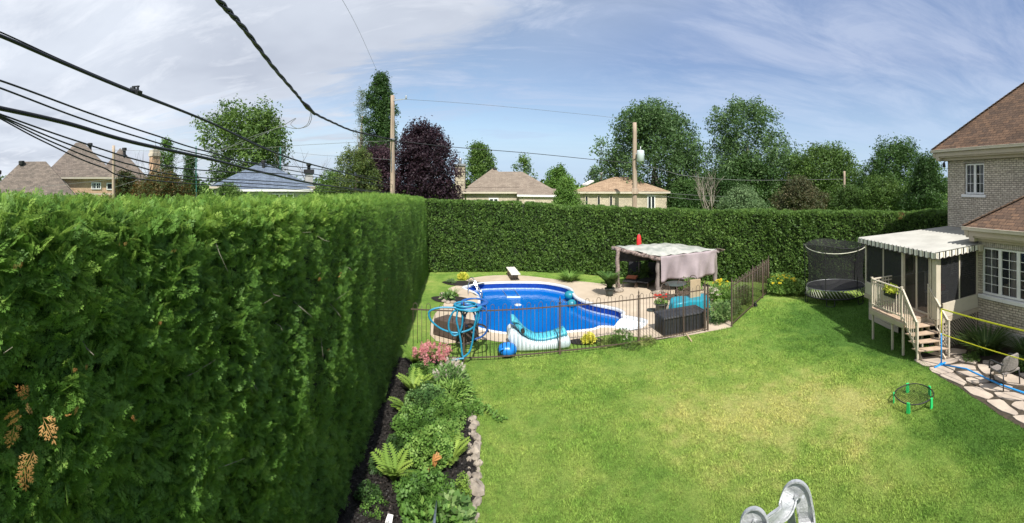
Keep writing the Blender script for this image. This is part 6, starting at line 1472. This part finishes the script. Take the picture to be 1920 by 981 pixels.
leafy('silvery leafy peony at the middle of the bed', at(800, 778), .50, .56, 620, .075, 'lf_hosta', .28)
leafy('bushy feathery plant right of the silvery peony', at(834, 795), .40, .50, 640, .06, 'lf_fresh', .62)
leafy('round-leaved plant in the centre of the bed', at(806, 868), .42, .55, 520, .085, 'lf_fresh', .66)
leafy('mid green mound between hedge and feathery plant', at(782, 820), .50, .50, 480, .075, 'lf_fresh', .42)
leafy('fine-leaved plant above the yellow tipped fern', at(836, 836), .32, .42, 460, .05, 'lf_fresh', .7)
leafy('floppy green plant trailing over the lawn edge', at(878, 772), .34, .18, 260, .07, 'lf_fresh', .40)
leafy('dark leafy clump at the bottom of the bed', at(800, 958), .42, .48, 560, .075, 'lf_fresh', .30)
leafy('broad heart-leaved plant at the very bottom of the bed', at(806, 1010), .40, .42, 420, .09, 'lf_fresh', .38, HST)
leafy('variegated hosta with cream leaf edges at the bottom by the stones', at(846, 985), .30, .32, 260, .12, 'lf_hosta', .50, HST, 'hosta')
leafy('small pale seedling in dark mulch near the hedge foot', at(700, 955), .22, .14, 60, .05, 'lf_fresh', .35)
leafy('small green plant right of the large fern', at(770, 925), .26, .26, 180, .07, 'lf_fresh', .35)
leafy('light green spire plant beside the hosta', at(868, 940), .12, .42, 90, .05, 'lf_fern', .6)
fo = Fol(); q = at(812, 905)+up*.28; o_ = plant('dried_frond', 'orange-brown withered frond in the middle of the bed', q, 'plant'); fo.put(FERN, np.array(q)+RNG.normal(0, .03, (5, 3)), RNG.normal(0, 1, (5, 3))+[0, 0, .4], RNG.normal(0, 1, (5, 3))+[0, 0, 1], .16, RNG.uniform(.2, .8, 5)); fo.build('fronds', M['dead'], o_)
o_ = plant('trailing_stem', 'long leafy stem flopped from the bed onto the lawn', at(915, 772), 'plant'); P = smooth_pts([at(890, 760, .15), at(912, 764, .10), at(925, 776, .05), at(942, 788, .03)], 6)
mb = MB(); mb.tube(P, .008, 5); mb.build('stem', M['bark'], o_); fo = Fol(); pp = np.repeat(np.array([tuple(p) for p in P]), 9, 0)+RNG.normal(0, .035, (len(P)*9, 3))*[1, 1, .5]+[0, 0, .02]; fo.put(LEAF1, pp, rdir(len(pp))+[0, 0, .2], rdir(len(pp))*.5+[0, 0, 1], .07, RNG.uniform(.3, .8, len(pp))); fo.build('leaves', M['lf_fresh'], o_)
# rough edging stones
rg = random.Random(4); s_ = 0; k = 0
pts = EDGE; cum = [0]
for i in range(len(pts)-1): cum.append(cum[-1]+(pts[i+1]-pts[i]).length)
while s_ < cum[-1]-.8:
    i = max(j for j in range(len(cum)-1) if cum[j] <= s_); p = pts[i].lerp(pts[i+1], (s_-cum[i])/(cum[i+1]-cum[i])); r_ = rg.uniform(.045, .095)*(1.45 if k % 7 == 3 else 1)
    mb = MB(); mb.ell(p+Vector((rg.uniform(-.05, .03), 0, r_*.45)), (r_*rg.uniform(.85, 1.1), r_*rg.uniform(.9, 1.35), r_*.7), 8, 5, .20, rg.uniform(0, 3))
    o_ = mb.build('edging_stone', M['rock']); [setattr(f_, 'use_smooth', False) for f_ in o_.data.polygons]; tag(o_, 'rough pinkish rock in the stone edging between flower bed and lawn', 'stone', 'rocks edging the flower bed')
    if rg.random() < .55:
        mb = MB(); r2 = r_*.6; mb.ell(p+Vector((-.13, rg.uniform(-.05, .05), r2*.5)), (r2, r2*1.2, r2*.8), 8, 5, .15); o_ = mb.build('edging_stone', M['rock']); [setattr(f_, 'use_smooth', False) for f_ in o_.data.polygons]; tag(o_, 'rough pinkish rock in the stone edging between flower bed and lawn', 'stone', 'rocks edging the flower bed')
    s_ += r_*1.75; k += 1

# ------------------------------------------------------------------ close by: the ladder top and a pole
ld = empty('stepladder', 'scuffed pale aluminium stepladder top poking up at the bottom edge', 'ladder', atd(1480, 1.15))
def lp(px, py, d): return aty(px, py, d)
def strap(P, w_, t_, nm, parent=ld, upv=(0, 0, 1), lip=False):
    """flat metal strap bent through P"""
    P = smooth_pts(P, 5); view = Vector((P[0].x, P[0].y, 0)).normalized(); rows = []
    for i, p in enumerate(P):
        d = (P[min(i+1, len(P)-1)]-P[max(i-1, 0)]).normalized(); sd2 = d.cross(view).normalized(); nn = sd2.cross(d); ww = w_[min(int(i/len(P)*len(w_)), len(w_)-1)] if isinstance(w_, list) else w_
        rows.append([p+sd2*ww+nn*t_, p-sd2*ww+nn*t_, p-sd2*ww-nn*t_, p+sd2*ww-nn*t_])
    m_ = MB(); m_.grid(rows, smooth=False, close=True); m_.f.append([0, 1, 2, 3]); m_.m.append(0); m_.s.append(False); b = len(m_.v)-4; m_.f.append([b+3, b+2, b+1, b]); m_.m.append(0); m_.s.append(False)
    o_ = m_.build(nm, M['alu'], parent, bevel=.002, weld=True)
    if lip:
        for s2 in (-1, 1):
            m2 = MB(); m2.grid([[r[0 if s2 > 0 else 1]+Vector((0, 0, .002)), r[0 if s2 > 0 else 1]-view*.016+Vector((0, 0, .004)), r[0 if s2 > 0 else 1]-view*.016+(r[0]-r[1])*s2*.12+Vector((0, 0, .004)), r[0 if s2 > 0 else 1]+(r[0]-r[1])*s2*.12] for r in rows], smooth=False, close=True); m2.build('flange', M['alu'], o_)
    return o_
dL = 1.15
strap([lp(1508, 1400, .62), lp(1512, 1100, 1.0), lp(1514, 990, dL), lp(1509, 950, dL), lp(1503, 925, dL), lp(1493, 916, dL), lp(1483, 925, dL), lp(1474, 950, dL-.02), lp(1462, 965, dL-.04), lp(1436, 980, dL-.08), lp(1405, 1000, dL-.14)], .019, .004, 'top_bow', lip=True)
strap([lp(1486, 926, dL+.02), lp(1480, 945, dL+.03), lp(1482, 960, dL+.05), lp(1486, 990, dL+.06)], .012, .004, 'hinge')
strap([lp(1395, 1010, .98), lp(1398, 985, .98), lp(1404, 968, .98), lp(1415, 963, .98), lp(1425, 970, .98), lp(1431, 990, .98), lp(1440, 1040, .9)], .012, .004, 'end_cap', lip=True)
for (xa, da) in ((1405, .98), (1515, 1.12)):
    a = lp(xa, 995, da); b = Vector((a.x*1.15, a.y*1.15, 0)); mb = MB(); mb.bar(a, b, .06, .028); mb.build('rail', M['alu'], ld, bevel=.004)
for k in range(11):
    z = .3+k*.3; a1, a2 = lp(1405, 995, .98), lp(1515, 995, 1.12); f_ = 1+.15*(1-z/a1.z); mb = MB(); mb.bar((a1.x*f_, a1.y*f_, z), (a2.x*f_, a2.y*f_, z), .03, .05); mb.build('rung', M['alu'], ld, bevel=.003)
mb = MB(); mb.tube([lp(1506, 932, dL-.015), lp(1506, 932, dL-.03)], .004, 8); mb.build('rivet', M['steel'], ld)
po = empty('long_pole', 'slim grey pole leaning up out of the flower bed at the bottom', 'pole', at(818, 952)); mb = MB(); mb.tube([at(819, 935), at(819, 935).lerp(aty(812, 1000, 3.0), .5), aty(812, 1000, 3.0)], [.011, .013, .014], 8); mb.build('shaft', mat('blue_grey_metal', (.20, .25, .30), (.14, .17, .2), 8, .4, metal=.4), po)
mb = MB(); mb.tube([at(819, 935)+up*.16, at(819, 935)+up*.0], [.013, .008], 8); mb.build('tip', M['steel'], po)
pm = empty('plant_marker', 'small white plant marker at the bottom edge of the bed', 'plant marker', at(728, 985)); q = at(728, 985); mb = MB(); mb.add([q+Vector((-.05, 0, .02)), q+Vector((.05, 0, .02)), q+Vector((.06, .05, .12)), q+Vector((-.02, .05, .12))], [(0, 1, 2, 3)]); mb.build('label', M['white'], pm, solid=.006); mb = MB(); mb.bar(q, q+Vector((0, 0, .06)), .012); mb.build('stake', M['steel'], pm)

# low dark plants added at the hedge foot, their colour replacing its missing shade
for k, (px, py, r_) in enumerate([(716, 880, .22), (760, 800, .24), (744, 840, .2), (690, 935, .2), (786, 735, .25), (760, 870, .22)]):
    leafy(['dark low plant left of the large fern', 'dark low plant between small fern and leafy mound', 'dark creeping plant above the large fern', 'dark low plant just above the pale seedling', 'dark low plant at the hedge foot beside the fern mound', 'dark low plant right behind the large fern'][k], at(px, py), r_, .20, 150, .055, 'lf_dark', .5)
